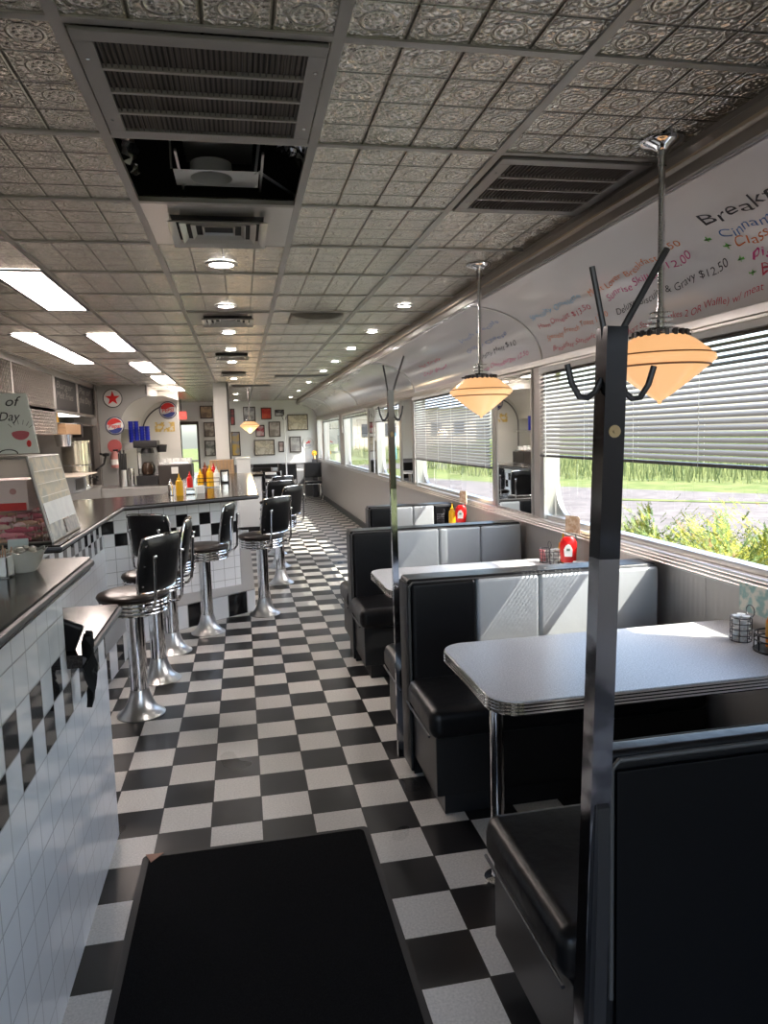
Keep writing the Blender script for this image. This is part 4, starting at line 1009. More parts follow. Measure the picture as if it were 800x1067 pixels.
for i in range(6):
    b = newbm(); lathe(b, [(0, 0), (.03, 0), (.038, .1), (.036, .1), (.028, .004), (0, .004)], (-.9+.06*i, 8.95, 1.17), 14); bmesh.ops.scale(b, vec=(1, 1, .5), space=Matrix.Translation((0, 0, -1.17)), verts=b.verts); tag(obj('glass_cup', b, white_pl), 'small upturned cup in a row on top of the dark machine', 'cup', 'cups on the dark machine')
t = thing('utensil_crock', 'steel container with dark utensils at the left end of the back counter', 'container', (-1.38, 8.92, .9))
b = newbm(); lathe(b, [(0, 0), (.055, 0), (.055, .2), (.048, .2), (.048, .01), (0, .01)], (-1.38, 8.92, .9), 20); obj('pot', b, steel, t)
b = newbm()
for k in range(5): cyl(b, (-1.38+.016*k-.032, 8.92, .95), (-1.42+.02*k, 8.92, 1.3+.04*(k % 2)), .01, n=6)
obj('utensils', b, black_pl, t)
b = newbm(); lathe(b, [(0, 0), (.035, 0), (.035, .22), (0, .23)], (-1.285, 8.9, .9), 20); tag(obj('steel_canister', b, chrome), 'tall chrome canister beside the utensil container', 'canister')
for o_ in [o for o in bpy.data.objects if o.parent is None and o.name.split('.')[0] in ('coffee_brewer', 'dark_machine', 'notice', 'glass_cup', 'utensil_crock', 'steel_canister')]:
    c_, c2_ = Vector((-1.1, 9.0, .9)), Vector((-1.42, 11.65, .862)); o_.location = c2_+1.25*(o_.location-c_); o_.scale = (1.25,)*3
# shelf + blue cups in the alcove
t = thing('wall_shelf', 'slanted steel wall shelf in the arched alcove under the blue cups', 'shelf', (-1.8, 13.3, 1.5))
b = newbm(); box(b, XL, -1.45, 12.9, 13.6, 1.50, 1.52, .003); obj('board', b, steel, t)
b = newbm(); prism(b, [(XL, 1.32), (-1.47, 1.49), (-1.47, 1.5), (XL, 1.5)], 'y', 12.92, 12.94); obj('bracket', b, steel, t)
for i in range(4):
    n_ = (4, 4, 3, 3)[i]; x = -1.82+.088*i
    b = newbm(); pr = []
    for k in range(n_*2): pr += [(.038, .045*k), (.043, .045*k+.04), (.039, .045*k+.044)]
    lathe(b, [(0, 0)]+pr+[(0, .045*n_*2)], (x, 13.0, 1.52), 16)
    tag(obj('cup_column', b, blue_pl), 'column of nested blue plastic cups on the alcove shelf, '+['leftmost and tallest', 'second from the left', 'second from the right', 'rightmost and shortest'][i], 'cup', 'nested blue cups')
# ---- signs
def disc(b, x, y, z, r, d, n=40):
    cyl(b, (x, y-d, z), (x, y, z), r, n=n)
ys_ = YA-.002
t = thing('star_sign', 'round white sign with a red five-pointed star on the arch wall', 'sign', (-1.99, ys_, 2.20))
cx, cz, R_ = -2.0, 2.245, .145
b = newbm(); disc(b, cx, ys_, cz, R_, .012); obj('disc', b, mat('enamel white', (.6, .6, .57), .3), t)
b = newbm(); tube(b, [(cx+R_*math.cos(a), ys_-.012, cz+R_*math.sin(a)) for a in [2*PI*i/40 for i in range(40)]], .007, 6, closed=True); obj('rim', b, black_pl, t)
b = newbm(); prism(b, [(cx+(R_*.82 if i % 2 == 0 else R_*.33)*math.sin(PI*i/5), cz+(R_*.82 if i % 2 == 0 else R_*.33)*math.cos(PI*i/5)) for i in range(10)], 'y', ys_-.02, ys_-.0125); obj('star', b, red_pl, t)
def cap_sign(label, cx, y, cz, R_, txt=None):
    t = thing('bottle_cap_sign', label, 'sign', (cx, y, cz), 'round bottle cap signs')
    b = newbm(); n = 42
    lathe(b, [(0, .02), (R_*.85, .018), (R_*.96, .008), (R_, 0), (0, 0)], (0, 0, 0), n)
    for v in b.verts:
        rr_ = v.co.xy.length
        if rr_ > R_*.9: v.co.xy *= 1+.02*math.sin(n/2*math.atan2(v.co.y, v.co.x)*1)
    bmesh.ops.transform(b, matrix=Matrix.Translation((cx, y, cz))@Matrix.Rotation(PI/2, 4, 'X'), verts=b.verts); obj('cap', b, mat('cap white', (.7, .7, .7), .3), t)
    def band(f0, f1, m_, nm):
        b = newbm(); N_ = 24; top_ = []; bot = []
        for i in range(N_+1):
            x = -R_*.86+2*R_*.86*i/N_; lim = math.sqrt(max(0, (R_*.87)**2-x*x)); w = .12*R_*math.sin(x/R_*3)
            a = min(lim, max(-lim, f0*R_+(w if abs(f0) < .9 else 0))); c = min(lim, max(-lim, f1*R_+(w if abs(f1) < .9 else 0)))
            bot.append((cx+x, cz+a)); top_.append((cx+x, cz+c))
        A = [b.verts.new((p[0], y-.022, p[1])) for p in bot]; C = [b.verts.new((p[0], y-.022, p[1])) for p in top_]
        for i in range(N_): b.faces.new((A[i], A[i+1], C[i+1], C[i]))
        obj(nm, b, m_, t)
    band(.24, 1, red_pl, 'red_band'); band(-1, -.34, mat('sign blue', (.01, .03, .22), .3), 'blue_band')
    b = newbm(); tube(b, [(cx+R_*math.cos(a), y-.004, cz+R_*math.sin(a)) for a in [2*PI*i/40 for i in range(40)]], R_*.06, 6, closed=True); obj('rim', b, mat('sign blue rim', (.02, .03, .12), .3), t)
    if txt: place_text('sign_lettering', txt, R_*.62, red_pl, (cx, y-.023, cz-R_*.22), (1, 0, 0), (0, 0, 1), t, center=True, shear=.2, width=R_*1.35, off=0.002, thick=.002)
    return t
cap_sign('round red, white and dark bottle cap sign below the star sign', -1.995, ys_, 1.80, .14, 'Pepsi')
cap_sign('round bottle cap sign with red lettering on the white alcove wall', -1.30, YA2-.004, 2.10, .155, 'PEPSI')
t = thing('fire_extinguisher', 'red fire extinguisher hung low on the arch wall under the bottle cap sign', 'fire extinguisher', (-2.02, ys_, 1.3))
b = newbm(); disc(b, -2.02, ys_, 1.47, .11, .01); obj('round_badge', b, mat('faded red', (.45, .1, .1), .4), t)
b = newbm(); lathe(b, [(0, 0), (.06, 0), (.065, .02), (.065, .2), (.04, .25), (.02, .27), (0, .27)], (-2.02, ys_-.08, 1.12), 20); obj('cylinder', b, mat('pale red', (.5, .22, .2), .4), t)
b = newbm(); lathe(b, [(.0665, .05), (.0665, .14)], (-2.02, ys_-.08, 1.12), 20); obj('label_band', b, paper, t)
b = newbm(); box(b, -2.04, -1.96, ys_-.1, ys_-.06, 1.39, 1.42, .005); tube(b, [(-1.98, ys_-.08, 1.4), (-1.93, ys_-.08, 1.36), (-1.94, ys_-.08, 1.2)], .008); obj('valve', b, black_pl, t)
b = newbm(); box(b, -1.56, -1.20, YA2-.012, YA2-.002, 1.70, 1.88); o = obj('poster', b, map_mat('citrus poster', [(.6, .6, .55), (.65, .62, .5), (.7, .5, .12), (.5, .35, .1), (.62, .62, .58)], 9)); tag(o, 'small poster of yellow fruit under the round lettered sign on the alcove wall', 'poster')
t = thing('exit_sign', 'glowing red EXIT sign hanging before the back door', 'sign', (-1.5, 17.2, 2.1))
b = newbm(); box(b, -1.41, -1.18, 17.2, 17.25, 2.0, 2.18, .006); obj('housing', b, mat('exit housing', (.75, .25, .22), .4, emit=(1, .1, .08), es=.5), t)
place_text('lettering', 'EXIT', .13, exit_em, (-1.295, 17.195, 2.045), (1, 0, 0), (0, 0, 1), t, center=True, width=.19, thick=.004)
b = newbm(); cyl(b, (-1.295, 17.22, 2.18), (-1.295, 17.22, H), .012); obj('stem', b, black_pl, t)

# ================================================================= LEFT PASS / KITCHEN
b = newbm(); box(b, XL-.3, XL, 3.0, 9.70, 1.66, H-.06, .004)
t = thing('range_hood', 'quilted stainless range hood panel high on the left wall', 'hood', (XL, 8, 1.66)); obj('hood_panel', b, quilt_m, t)
b = newbm(); box(b, XL-.005, XL+.006, 9.66, 9.71, 1.66, H-.06); obj('seam_strip', b, steel, t)
b = newbm(); box(b, XL-.005, XL+.006, 7.995, 8.02, 1.66, H-.06); obj('seam_strip', b, steel, t)
b = newbm(); box(b, XL-.9, XL-.3, 3.0, 9.6, 1.7, H-.06); obj('hood_body', b, dark_steel, t)
chalk = mat('chalkboard', (.02, .02, .021), .4, spec=.2); chalkw = mat('chalk', (.3, .3, .28), .8)
for i, (a, c) in enumerate(((9.76, 11.0), (11.08, 12.2))):
    t = thing('chalkboard_panel', ['dark chalkboard panel with white scrawl next to the hood', 'dark chalkboard panel with white scrawl beside the bronze column'][i], 'chalkboard', (XL, a, 1.97), 'chalkboards over the pass')
    b = newbm(); box(b, XL-.04, XL-.006, a, c, 1.975, H-.07, .003); obj('board', b, chalk, t)
    for q in ((a-.04, a), (c, c+.04)): b = newbm(); box(b, XL-.04, XL+.006, *q, 1.97, H-.06, .003); obj('frame', b, steel, t)
    for j, tx in enumerate((('Burger', 'Melt Fries'), ('Pie of', 'the Day'))[i]): place_text('chalk_writing', tx, .13, chalkw, (XL-.003, a+.08, 2.25-.13*j), (0, 1, 0), (0, 0, 1), t, width=(c-a)*.75, shear=.3, off=.001)
# lower pass: wall, counter, appliances
t = thing('prep_counter', 'stainless prep counter in the kitchen pass behind the diner counter', 'counter', (-2.5, 9.5, 0))
b = newbm(); box(b, -2.9, -2.05, 8.2, 11.2, 0, .88); obj('cabinet', b, steel, t); b = newbm(); box(b, -2.92, -2.03, 8.18, 11.21, .88, .92, .004); obj('worktop', b, steel, t)
b = newbm(); box(b, -2.75, -2.7, 7.0, 12.4, .9, 2.0); struct('wall_pass', b, mat('pass wall', (.16, .152, .145), .45, .2))
t = thing('tea_urn', 'tall stainless cylinder urn on the prep counter', 'urn', (-2.3, 10.7, .92))
b = newbm(); lathe(b, [(0, 0), (.2, 0), (.2, .02), (.19, .03), (.19, .62), (.2, .63), (.2, .65), (0, .66)], (-2.3, 10.95, .92), 36); obj('tank', b, mat('urn steel', (.6, .56, .5), .18, 1), t)
b = newbm(); cyl(b, (-2.1, 10.95, 1.05), (-2.02, 10.9, 1.0), .015, n=10); lathe(b, [(0, 0), (.02, 0), (.02, .04), (0, .04)], (-2.03, 10.9, 1.03), 10); obj('tap', b, black_pl, t)
b = newbm(); lathe(b, [(.195, .3), (.2, .31), (.195, .32)], (-2.3, 10.95, .92), 36); obj('band', b, chrome, t)
t = thing('wall_mount_mixer', 'tan and steel machine mounted above the urn', 'machine', (-2.4, 10.4, 1.7))
b = newbm(); box(b, -2.55, -2.2, 10.0, 10.9, 1.66, 1.80, .01); obj('wood_case', b, wood, t)
b = newbm(); cyl(b, (-2.35, 10.5, 1.66), (-2.35, 10.5, 1.5), .12, .09, n=20); obj('bowl', b, chrome, t)
b = newbm(); box(b, -2.56, -2.19, 10.9, 10.98, 1.62, 1.82, .01); obj('end_cap', b, black_pl, t)
t = thing('yellow_bin', 'small yellow bin on the pass shelf under the chalkboards', 'bin', (-2.4, 9.9, 1.8))
b = newbm(); box(b, -2.55, -2.3, 9.75, 10.1, 1.81, 1.94, .01); obj('bin_body', b, yellow_pl, t); b = newbm(); box(b, -2.56, -2.29, 9.74, 10.11, 1.93, 1.95, .004); obj('rim', b, yellow_pl, t)
b = newbm(); box(b, -2.6, -2.25, 9.7, 12.2, 1.80, 1.81); tag(obj('pass_shelf', b, steel), 'thin steel shelf carrying the yellow bin in the pass', 'shelf')
b = newbm(); box(b, -2.55, -2.3, 10.2, 11.4, 1.93, 1.945); o = obj('heat_lamp_tube', b, mat('lamp tube', (.9, .9, .85), .4, emit=(1, .93, .85), es=4)); tag(o, 'bright fluorescent tube glowing under the chalkboards', 'light')
t = thing('microwave', 'grey microwave-like box on the prep counter under a pale board', 'appliance', (-2.2, 9.9, .92))
b = newbm(); box(b, -2.4, -2.06, 9.6, 10.3, .92, 1.12, .01); obj('case', b, mat('grey enamel', (.25, .26, .28), .4), t)
b = newbm(); box(b, -2.058, -2.05, 9.64, 10.1, .95, 1.09, .003); obj('door', b, black_pl, t)
b = newbm(); box(b, -2.5, -1.95, 9.4, 10.5, 1.125, 1.14, .003); tag(obj('cutting_board', b, mat('pale board', (.65, .58, .5), .5)), 'pale tan board lying on the grey appliance', 'board')
t = thing('wall_fan', 'small black clip fan or lamp arm on the dark column by the urn', 'fixture', (-2.1, 12.0, 1.3))
b = newbm(); tube(b, [(-2.2, 12.2, 1.36), (-2.1, 12.1, 1.32), (-2.12, 12.0, 1.2), (-2.2, 11.8, 1.12)], .018); obj('arm', b, black_pl, t); b = newbm(); lathe(b, [(0, 0), (.05, 0), (.06, .04), (0, .06)], (-2.1, 12.1, 1.32), 14); obj('head', b, black_pl, t)
b = newbm(); tag(obj('wooden_block', (box(b, -1.75, -1.6, 6.1, 6.45, ZC_, ZC_+.05, .006), b)[1], wood), 'small wooden block on the diner counter top behind the display case', 'block')

# ================================================================= DISPLAY CASE (on the diner counter)
CY0, CY1 = 3.98, 4.62
t = thing('display_case', 'glass display case of pink wrapped treats on the diner counter near end', 'display case', (-1.3, 4.2, ZC_))
prof = [(-1.80, 0), (-.985, 0), (-1.075, .44), (-1.80, .44)]
b = newbm()
for (p, q) in ((0, 1), (1, 2), (2, 3), (3, 0)):
    for y in (CY0, CY1):
        tube(b, [(prof[p][0], y, ZC_+.008+prof[p][1]), (prof[q][0], y, ZC_+.008+prof[q][1])], .008, 6)
for p in prof: tube(b, [(p[0], CY0, ZC_+.008+p[1]), (p[0], CY1, ZC_+.008+p[1])], .008, 6)
obj('frame', b, steel, t)
b = newbm(); b2 = prism(b, [(p[0], ZC_+.008+p[1]) for p in prof], 'y', CY0+.003, CY0+.006); obj('end_pane', b, case_pane, t)
b = newbm(); prism(b, [(-.990, ZC_+.01), (-.986, ZC_+.01), (-1.076, ZC_+.448), (-1.080, ZC_+.448)], 'y', CY0, CY1); obj('front_pane', b, case_pane, t)
b = newbm(); box(b, -1.8, -1.075, CY0, CY1, ZC_+.445, ZC_+.452); obj('top_pane', b, case_pane, t)
b = newbm(); box(b, -1.78, -1.04, CY0+.02, CY1-.02, ZC_+.165, ZC_+.171); obj('shelf', b, case_pane, t)
b = newbm(); box(b, -1.80, -1.79, CY0, CY1, ZC_, ZC_+.44); obj('back_panel', b, dark_steel, t)
# brochure sheets on the slanted front
nrm = Vector((.44, 0, .09)).normalized()
def slant(name, v0, v1, y0, y1, m_, lab, off=.006, grp='papers on the slanted case front'):
    b = newbm(); P = lambda v, y, o_: Vector((-.986-.09*v, y, ZC_+.01+.438*v))+nrm*o_
    c8 = [b.verts.new(P(v, y, o_)) for o_ in (off, off+.0015) for v in (v0, v1) for y in (y0, y1)]
    for q in ((0, 1, 3, 2), (4, 5, 7, 6), (0, 1, 5, 4), (2, 3, 7, 6), (0, 2, 6, 4), (1, 3, 7, 5)): b.faces.new([c8[i] for i in q])
    o = obj(name, b, m_)
    if lab: tag(o, lab, 'paper', grp)
    return o
slant('map_sheet', .42, .99, CY0+.01, CY1-.01, map_mat('map print', [(.5, .5, .46), (.42, .42, .38), (.55, .5, .4), (.36, .38, .36)], 8), 'large grey-green map sheet on the upper slanted front of the display case')
slant('notice_sheet', .2, .45, CY0+.01, CY1-.02, map_mat('pale notice', [(.62, .68, .74), (.72, .76, .8), (.66, .7, .75)], 14), 'pale blue-white notice below the map on the display case', .009)
slant('flyer', .0, .2, CY0+.01, CY0+.3, map_mat('flyer print', [(.65, .64, .6), (.5, .5, .48), (.3, .32, .35)], 18), 'flyer with a grey arched drawing at the bottom left of the display case front')
slant('coupon', .01, .18, CY0+.34, CY1-.02, map_mat('coupon print', [(.6, .58, .55), (.45, .42, .42), (.3, .3, .32)], 30), 'printed coupon at the bottom right of the display case front')
for k_ in range(3):
    slant('map_road', .52+.15*k_, .53+.15*k_, CY0+.02, CY1-.02, paper, 'thin white road line printed across the grey map sheet', .0085, 'road lines on the map')
# contents
random.seed(11)
wraps = [mat('bright pink wrap', (.8, .3, .34), .35), mat('pale pink wrap', (.8, .55, .55), .35), mat('cream treat', (.62, .5, .4), .5), mat('deep pink', (.6, .12, .18), .35), mat('tan treat', (.5, .3, .2), .5)]
def treat(x, y, z, rz, L, m_, lab, grp):
    b = newbm(); n = 6
    lathe(b, [(0, -L/2), (.016, -L/2+.002), (.006, -L/2+.014), (.013, -L/2+.03), (.015, 0), (.013, L/2-.03), (.006, L/2-.014), (.016, L/2-.002), (0, L/2)], (0, 0, 0), 10)
    bmesh.ops.scale(b, vec=(1, .55, 1), verts=b.verts)
    bmesh.ops.transform(b, matrix=Matrix.Translation((x, y, z))@Matrix.Rotation(rz, 4, 'Z')@Matrix.Rotation(PI/2, 4, 'Y'), verts=b.verts)
    tag(obj('wrapped_treat', b, m_), lab, 'wrapped treat', grp)
for lev, z0, cnt in (('lower', ZC_+.01, 120),):
    for i in range(cnt):
        k = i % 4; treat(random.uniform(-1.32, -1.11), CY0+.04+.12*(i % 4)+random.uniform(-.02, .02), z0+.012+.0062*(i//5), random.uniform(-.35, .35), random.uniform(.12, .18), random.choice(wraps), 'pink or tan wrapped treat in the heap on the case floor', 'treats heaped on the case floor')
t2 = thing('treat_box', 'white box with a red front band on the glass shelf of the display case', 'box', (-1.45, 4.15, ZC_+.24))
b = newbm(); box(b, -1.42, -1.10, 4.04, 4.3, ZC_+.172, ZC_+.335, .004); obj('carton', b, mat('pinkish carton', (.75, .62, .6), .5), t2)
b = newbm(); box(b, -1.41, -1.11, 4.034, 4.04, ZC_+.175, ZC_+.215); obj('red_band', b, red_pl, t2)
b = newbm(); bb = cyl(b, (-1.17, 4.036, ZC_+.275), (-1.17, 4.04, ZC_+.275), .016, n=20); obj('oval_mark', b, mat('faded pink', (.5, .25, .24), .5), t2)
b = newbm(); box(b, -1.68, -1.45, 4.02, 4.2, ZC_+.172, ZC_+.24, .004); tag(obj('card_tray', b, mat('grey tray', (.35, .33, .32), .5)), 'small grey tray left of the carton in the display case', 'tray')
# soup sign board on top
t = thing('whiteboard_sign', 'white hand-drawn soup sign leaning on top of the display case', 'sign', (-1.3, 4.1, ZC_+.46))
def wb(x0, x1, z0, z1, y, m_, nm, par=t): b = newbm(); box(b, x0, x1, y, y+.004, z0, z1); return obj(nm, b, m_, par)
zb0 = ZC_+.47
b = newbm(); prism(b, [(-1.55, zb0), (-1.032, zb0), (-1.073, zb0+.31), (-1.55, zb0+.31)], 'y', 4.06, 4.072); obj('board', b, mat('whiteboard', (.76, .79, .77), .3), t)
ink = inks['k']
place_text('lettering', 'Soup of', .07, ink, (-1.36, 4.06, zb0+.245), (1, 0, 0), (0, 0, 1), t, shear=.3, width=.26)
place_text('lettering', 'the Day', .065, ink, (-1.31, 4.06, zb0+.17), (1, 0, 0), (0, 0, 1), t, shear=.3, width=.2)
b = newbm(); prism(b, [(-1.115+.042*math.cos(a), zb0+.105+(.035 if math.sin(a) < 0 else .012)*math.sin(a)*1.0) for a in [2*PI*i/24 for i in range(24)]], 'y', 4.056, 4.0595); obj('bowl_drawing', b, mat('drawn red', (.5, .12, .15), .6), t)
b = newbm(); prism(b, [(-1.078+.011*math.cos(a), zb0+.05+.018*math.sin(a)) for a in [2*PI*i/16 for i in range(16)]], 'y', 4.056, 4.0595); obj('spoon_drawing', b, red_pl, t)
b = newbm(); 
for k in range(6): a = .5+.4*k; cyl(b, (-1.115+.05*math.cos(a), 4.058, zb0+.115+.035*math.sin(a)), (-1.115+.07*math.cos(a), 4.058, zb0+.12+.055*math.sin(a)), .0012, n=5)
tube(b, [(-1.18+.045*math.cos(a), 4.055, zb0+.0+.022*math.sin(a)) for a in [PI*k/10 for k in range(11)]], .003, 6)
obj('ink_lines', b, ink, t)

# ================================================================= ITEMS ON THE NEAR COUNTER
ZN = 1.17
t = thing('mint_bowl', 'cut-glass bowl of wrapped mints on the near dark counter', 'bowl', (-.655, 2.3, ZN))
b = newbm(); n = 40
def ripple(b_, prof):
    lathe(b_, prof, (0, 0, 0), n)
    for v in b_.verts:
        rr_ = v.co.xy.length; a = math.atan2(v.co.y, v.co.x)
        if rr_ > .045: v.co.xy *= 1+.05*math.sin(10*a); v.co.z += .004*math.sin(10*a)
ripple(b, [(0, 0), (.035, 0), (.04, .005), (.05, .03), (.058, .05), (.068, .064), (.065, .064), (.054, .048), (.045, .03), (.034, .008), (0, .008)])
bmesh.ops.translate(b, verts=b.verts, vec=(-.655, 2.3, ZN)); obj('glass_dish', b, mat('frosted glass', (.6, .58, .52), .12, .2), t)
random.seed(5)
for i in range(26):
    a = random.uniform(0, 2*PI); rad = .042*math.sqrt(random.random()); b = newbm()
    lathe(b, [(0, -.006), (.009, -.004), (.011, 0), (.009, .004), (0, .006)], (0, 0, 0), 10)
    bmesh.ops.transform(b, matrix=Matrix.Translation((-.655+rad*math.cos(a), 2.3+rad*math.sin(a), ZN+.055+random.uniform(-.012, .014)))@Matrix.Rotation(random.uniform(0, 3), 4, 'X'), verts=b.verts)
    tag(obj('mint', b, mat('mint wrap', (.55, .5, .42), .3) if i == 0 else MATS['mint wrap']), 'wrapped mint heaped in the cut-glass bowl', 'mint', 'mints in the glass bowl')
t = thing('toothpick_holder', 'small white square holder of toothpicks at the left edge of the near counter', 'holder', (-.70, 2.22, ZN))
b = newbm()
for q in ((-.735, -.729, 2.19, 2.25), (-.671, -.665, 2.19, 2.25), (-.735, -.665, 2.19, 2.196), (-.735, -.665, 2.244, 2.25)): box(b, *q, ZN, ZN+.06, .001)
box(b, -.735, -.665, 2.19, 2.25, ZN, ZN+.005); obj('holder_box', b, white_pl, t)
for i in range(12):
    b = newbm(); x, y = -.7+random.uniform(-.022, .022), 2.22+random.uniform(-.02, .02); cyl(b, (x, y, ZN+.01), (x+random.uniform(-.015, .015), y, ZN+.085+random.uniform(-.01, .01)), .002, n=6)
    tag(obj('toothpick', b, wraps[4]), 'wooden toothpick standing in the white holder', 'toothpick', 'toothpicks in the holder')
b = newbm(); box(b, -.03, .03, -.001, .001, 0, .075, M=Matrix.Translation((-.715, 2.47, ZN+.002))@Matrix.Rotation(.2, 4, 'Z')@Matrix.Rotation(-.25, 4, 'X')); tag(obj('small_card', b, mat('greenish card', (.5, .54, .5), .5)), 'small pale card standing behind the glass mint bowl', 'card')
# bag/terminal hanging by the low shelf
t = thing('card_terminal', 'black card terminal hanging on its stand beside the low counter shelf', 'card terminal', (-.60, 2.4, .905))
b = newbm(); box(b, -.045, .045, -.012, .012, -.09, .09, .01, 3, M=Matrix.Translation((-.575, 2.34, .93))@Matrix.Rotation(.45, 4, 'Y')@Matrix.Rotation(.4, 4, 'X')); obj('handset', b, black_pl, t)
b = newbm(); box(b, -.05, .03, -.05, .05, 0, .06, .015, 3, M=Matrix.Translation((-.60, 2.42, .905))); obj('cradle', b, black_m, t)
b = newbm(); gN = 8
vs = [[b.verts.new((CF+.052+.016*math.sin(i*1.3+j)+.01*random.random(), 2.275+.085*i/gN, .96-.2*j/gN*(1+.15*math.sin(i)))) for j in range(gN+1)] for i in range(gN+1)]
for i in range(gN):
    for j in range(gN): b.faces.new((vs[i][j], vs[i+1][j], vs[i+1][j+1], vs[i][j+1]))
bmesh.ops.solidify(b, geom=b.faces[:], thickness=.012); obj('cloth_drape', b, black_m, t)
# ================================================================= FLOOR MAT
t = thing('floor_mat', 'black carpet mat lying on the checkered floor in front of the near counter', 'mat', (0, 2, 0))
b = newbm(); prism(b, rpoly(-.41, .395, 1.15, 2.655, (.02,)*4, 3), 'z', .0, .009); obj('carpet_pile', b, carpet, t)
b = newbm(); prism(b, rpoly(-.435, .415, 1.13, 2.68, (.02,)*4, 3), 'z', .0, .004); obj('rubber_border', b, rubber, t)
b = newbm(); prism(b, [(-.425, 2.675), (-.36, 2.672), (-.40, 2.62)], 'z', .009, .011); obj('corner_tag', b, mat('worn tag', (.25, .12, .08), .6), t)
# ================================================================= FAR END
def pic(label, x0, y0, x1, y1, cols, fr=frame_m, m=None, sc=6, name='framed_picture', cat='picture'):
    """x range and z range on the back wall (metres)"""
    t = thing(name, label, cat, ((x0+x1)/2, YB-.02, (y0+y1)/2), 'framed pictures on the back wall')
    b = newbm(); w = .022
    for q in ((x0, x1, y0, y0+w), (x0, x1, y1-w, y1), (x0, x0+w, y0, y1), (x1-w, x1, y0, y1)): box(b, q[0], q[1], YB-.035, YB-.008, q[2], q[3], .003)
    obj('frame', b, fr, t)
    b = newbm(); box(b, x0+w*.5, x1-w*.5, YB-.02, YB-.01, y0+w*.5, y1-w*.5); obj('print', b, map_mat(label[:24], cols, sc), t)
def bw(x, y, Y=None):
    """photo pixel to (x, z) on the back wall: used as plain measurements"""
    Y = YB if Y is None else Y
    d = fw+rr*((x-400)/FPX)-uu*((y-533.5)/FPX); k = Y/d.y; return d.x*k, CAMZ+d.z*k
cream = [(.55, .48, .36), (.62, .55, .42), (.4, .35, .27), (.6, .55, .45)]
PX = [('brown two-part picture high on the left, beside the white pillar', 208, 423, 222, 436, [(.35, .25, .17), (.5, .36, .22), (.2, .14, .1)]),
      ('beige portrait picture at mid height left of the white pillar', 212, 440, 224, 455, [(.4, .34, .28), (.5, .45, .38), (.15, .12, .1)]),
      ('grey-green picture of a round shape, lowest left of the pillar', 213, 459, 225, 475, [(.4, .42, .4), (.12, .13, .12), (.5, .5, .48)]),
      ('tall narrow picture with dark figures just right of the pillar', 239.5, 426, 245, 443, [(.5, .5, .5), (.04, .04, .05), (.5, .1, .1)]),
      ('tall grey picture with a yellow figure, low and right of the pillar', 240.5, 450, 251, 475, [(.2, .21, .22), (.3, .3, .31), (.6, .4, .1)]),
      ('grey photo picture behind the far lamp rod', 253, 424, 266.5, 440, [(.3, .31, .32), (.5, .5, .5), (.15, .15, .16)]),
      ('bright red square picture in the top row', 271.5, 425, 283, 437, [(.6, .03, .02), (.5, .02, .02), (.65, .1, .05)]),
      ('small dark picture with a white arch in the top row', 286, 427, 296, 433.5, [(.02, .02, .03), (.04, .04, .05), (.6, .6, .6)]),
      ('maroon and white picture partly behind the far lamp', 266, 443, 276, 455, [(.3, .02, .05), (.35, .03, .06), (.6, .5, .5)]),
      ('grey-brown portrait picture in the middle row', 279.5, 439.5, 292.5, 455, [(.4, .37, .35), (.5, .46, .43), (.25, .22, .2)]),
      ('large beige landscape picture at the upper right', 299, 432, 321, 448, cream),
      ('large cream landscape print in the bottom row', 264.5, 458.5, 286.5, 474, cream),
      ('small unframed-looking pinkish picture in the bottom row', 290, 460, 296, 471, [(.5, .4, .35), (.3, .2, .18), (.6, .5, .45)]),
      ('grey document picture in the bottom row near the round sign', 301.5, 455, 314, 471, [(.4, .39, .37), (.48, .47, .44), (.28, .27, .26)])]
for l, xa, ya, xb, yb, cols in PX:
    x0, z1 = bw(xa, ya); x1, z0 = bw(xb, yb); pic(l, x0, z0, x1, z1, cols)
cx, cz = bw(321, 461.5)
t = thing('round_sign', 'round white enamel sign with small red winged emblem on the back wall', 'sign', (cx, YB-.01, cz))
b = newbm(); disc(b, cx, YB-.002, cz, .14, .012); obj('disc', b, MATS['enamel white'], t)
b = newbm(); prism(b, [(cx-.07, cz+.0), (cx-.01, cz+.03), (cx+.03, cz+.07), (cx+.02, cz+.035), (cx+.08, cz+.045), (cx+.03, cz+.015), (cx+.05, cz-.02), (cx-.0, cz+.0), (cx-.04, cz-.02)], 'y', YB-.02, YB-.0145); obj('emblem', b, red_pl, t)
place_text('lettering', 'Mobil', .05, MATS['sign blue'], (cx, YB-.0145, cz-.075), (1, 0, 0), (0, 0, 1), t, center=True, width=.15)
b = newbm(); tube(b, [(cx+.14*math.cos(a), YB-.014, cz+.14*math.sin(a)) for a in [2*PI*i/32 for i in range(32)]], .005, 6, closed=True); obj('rim', b, steel, t)
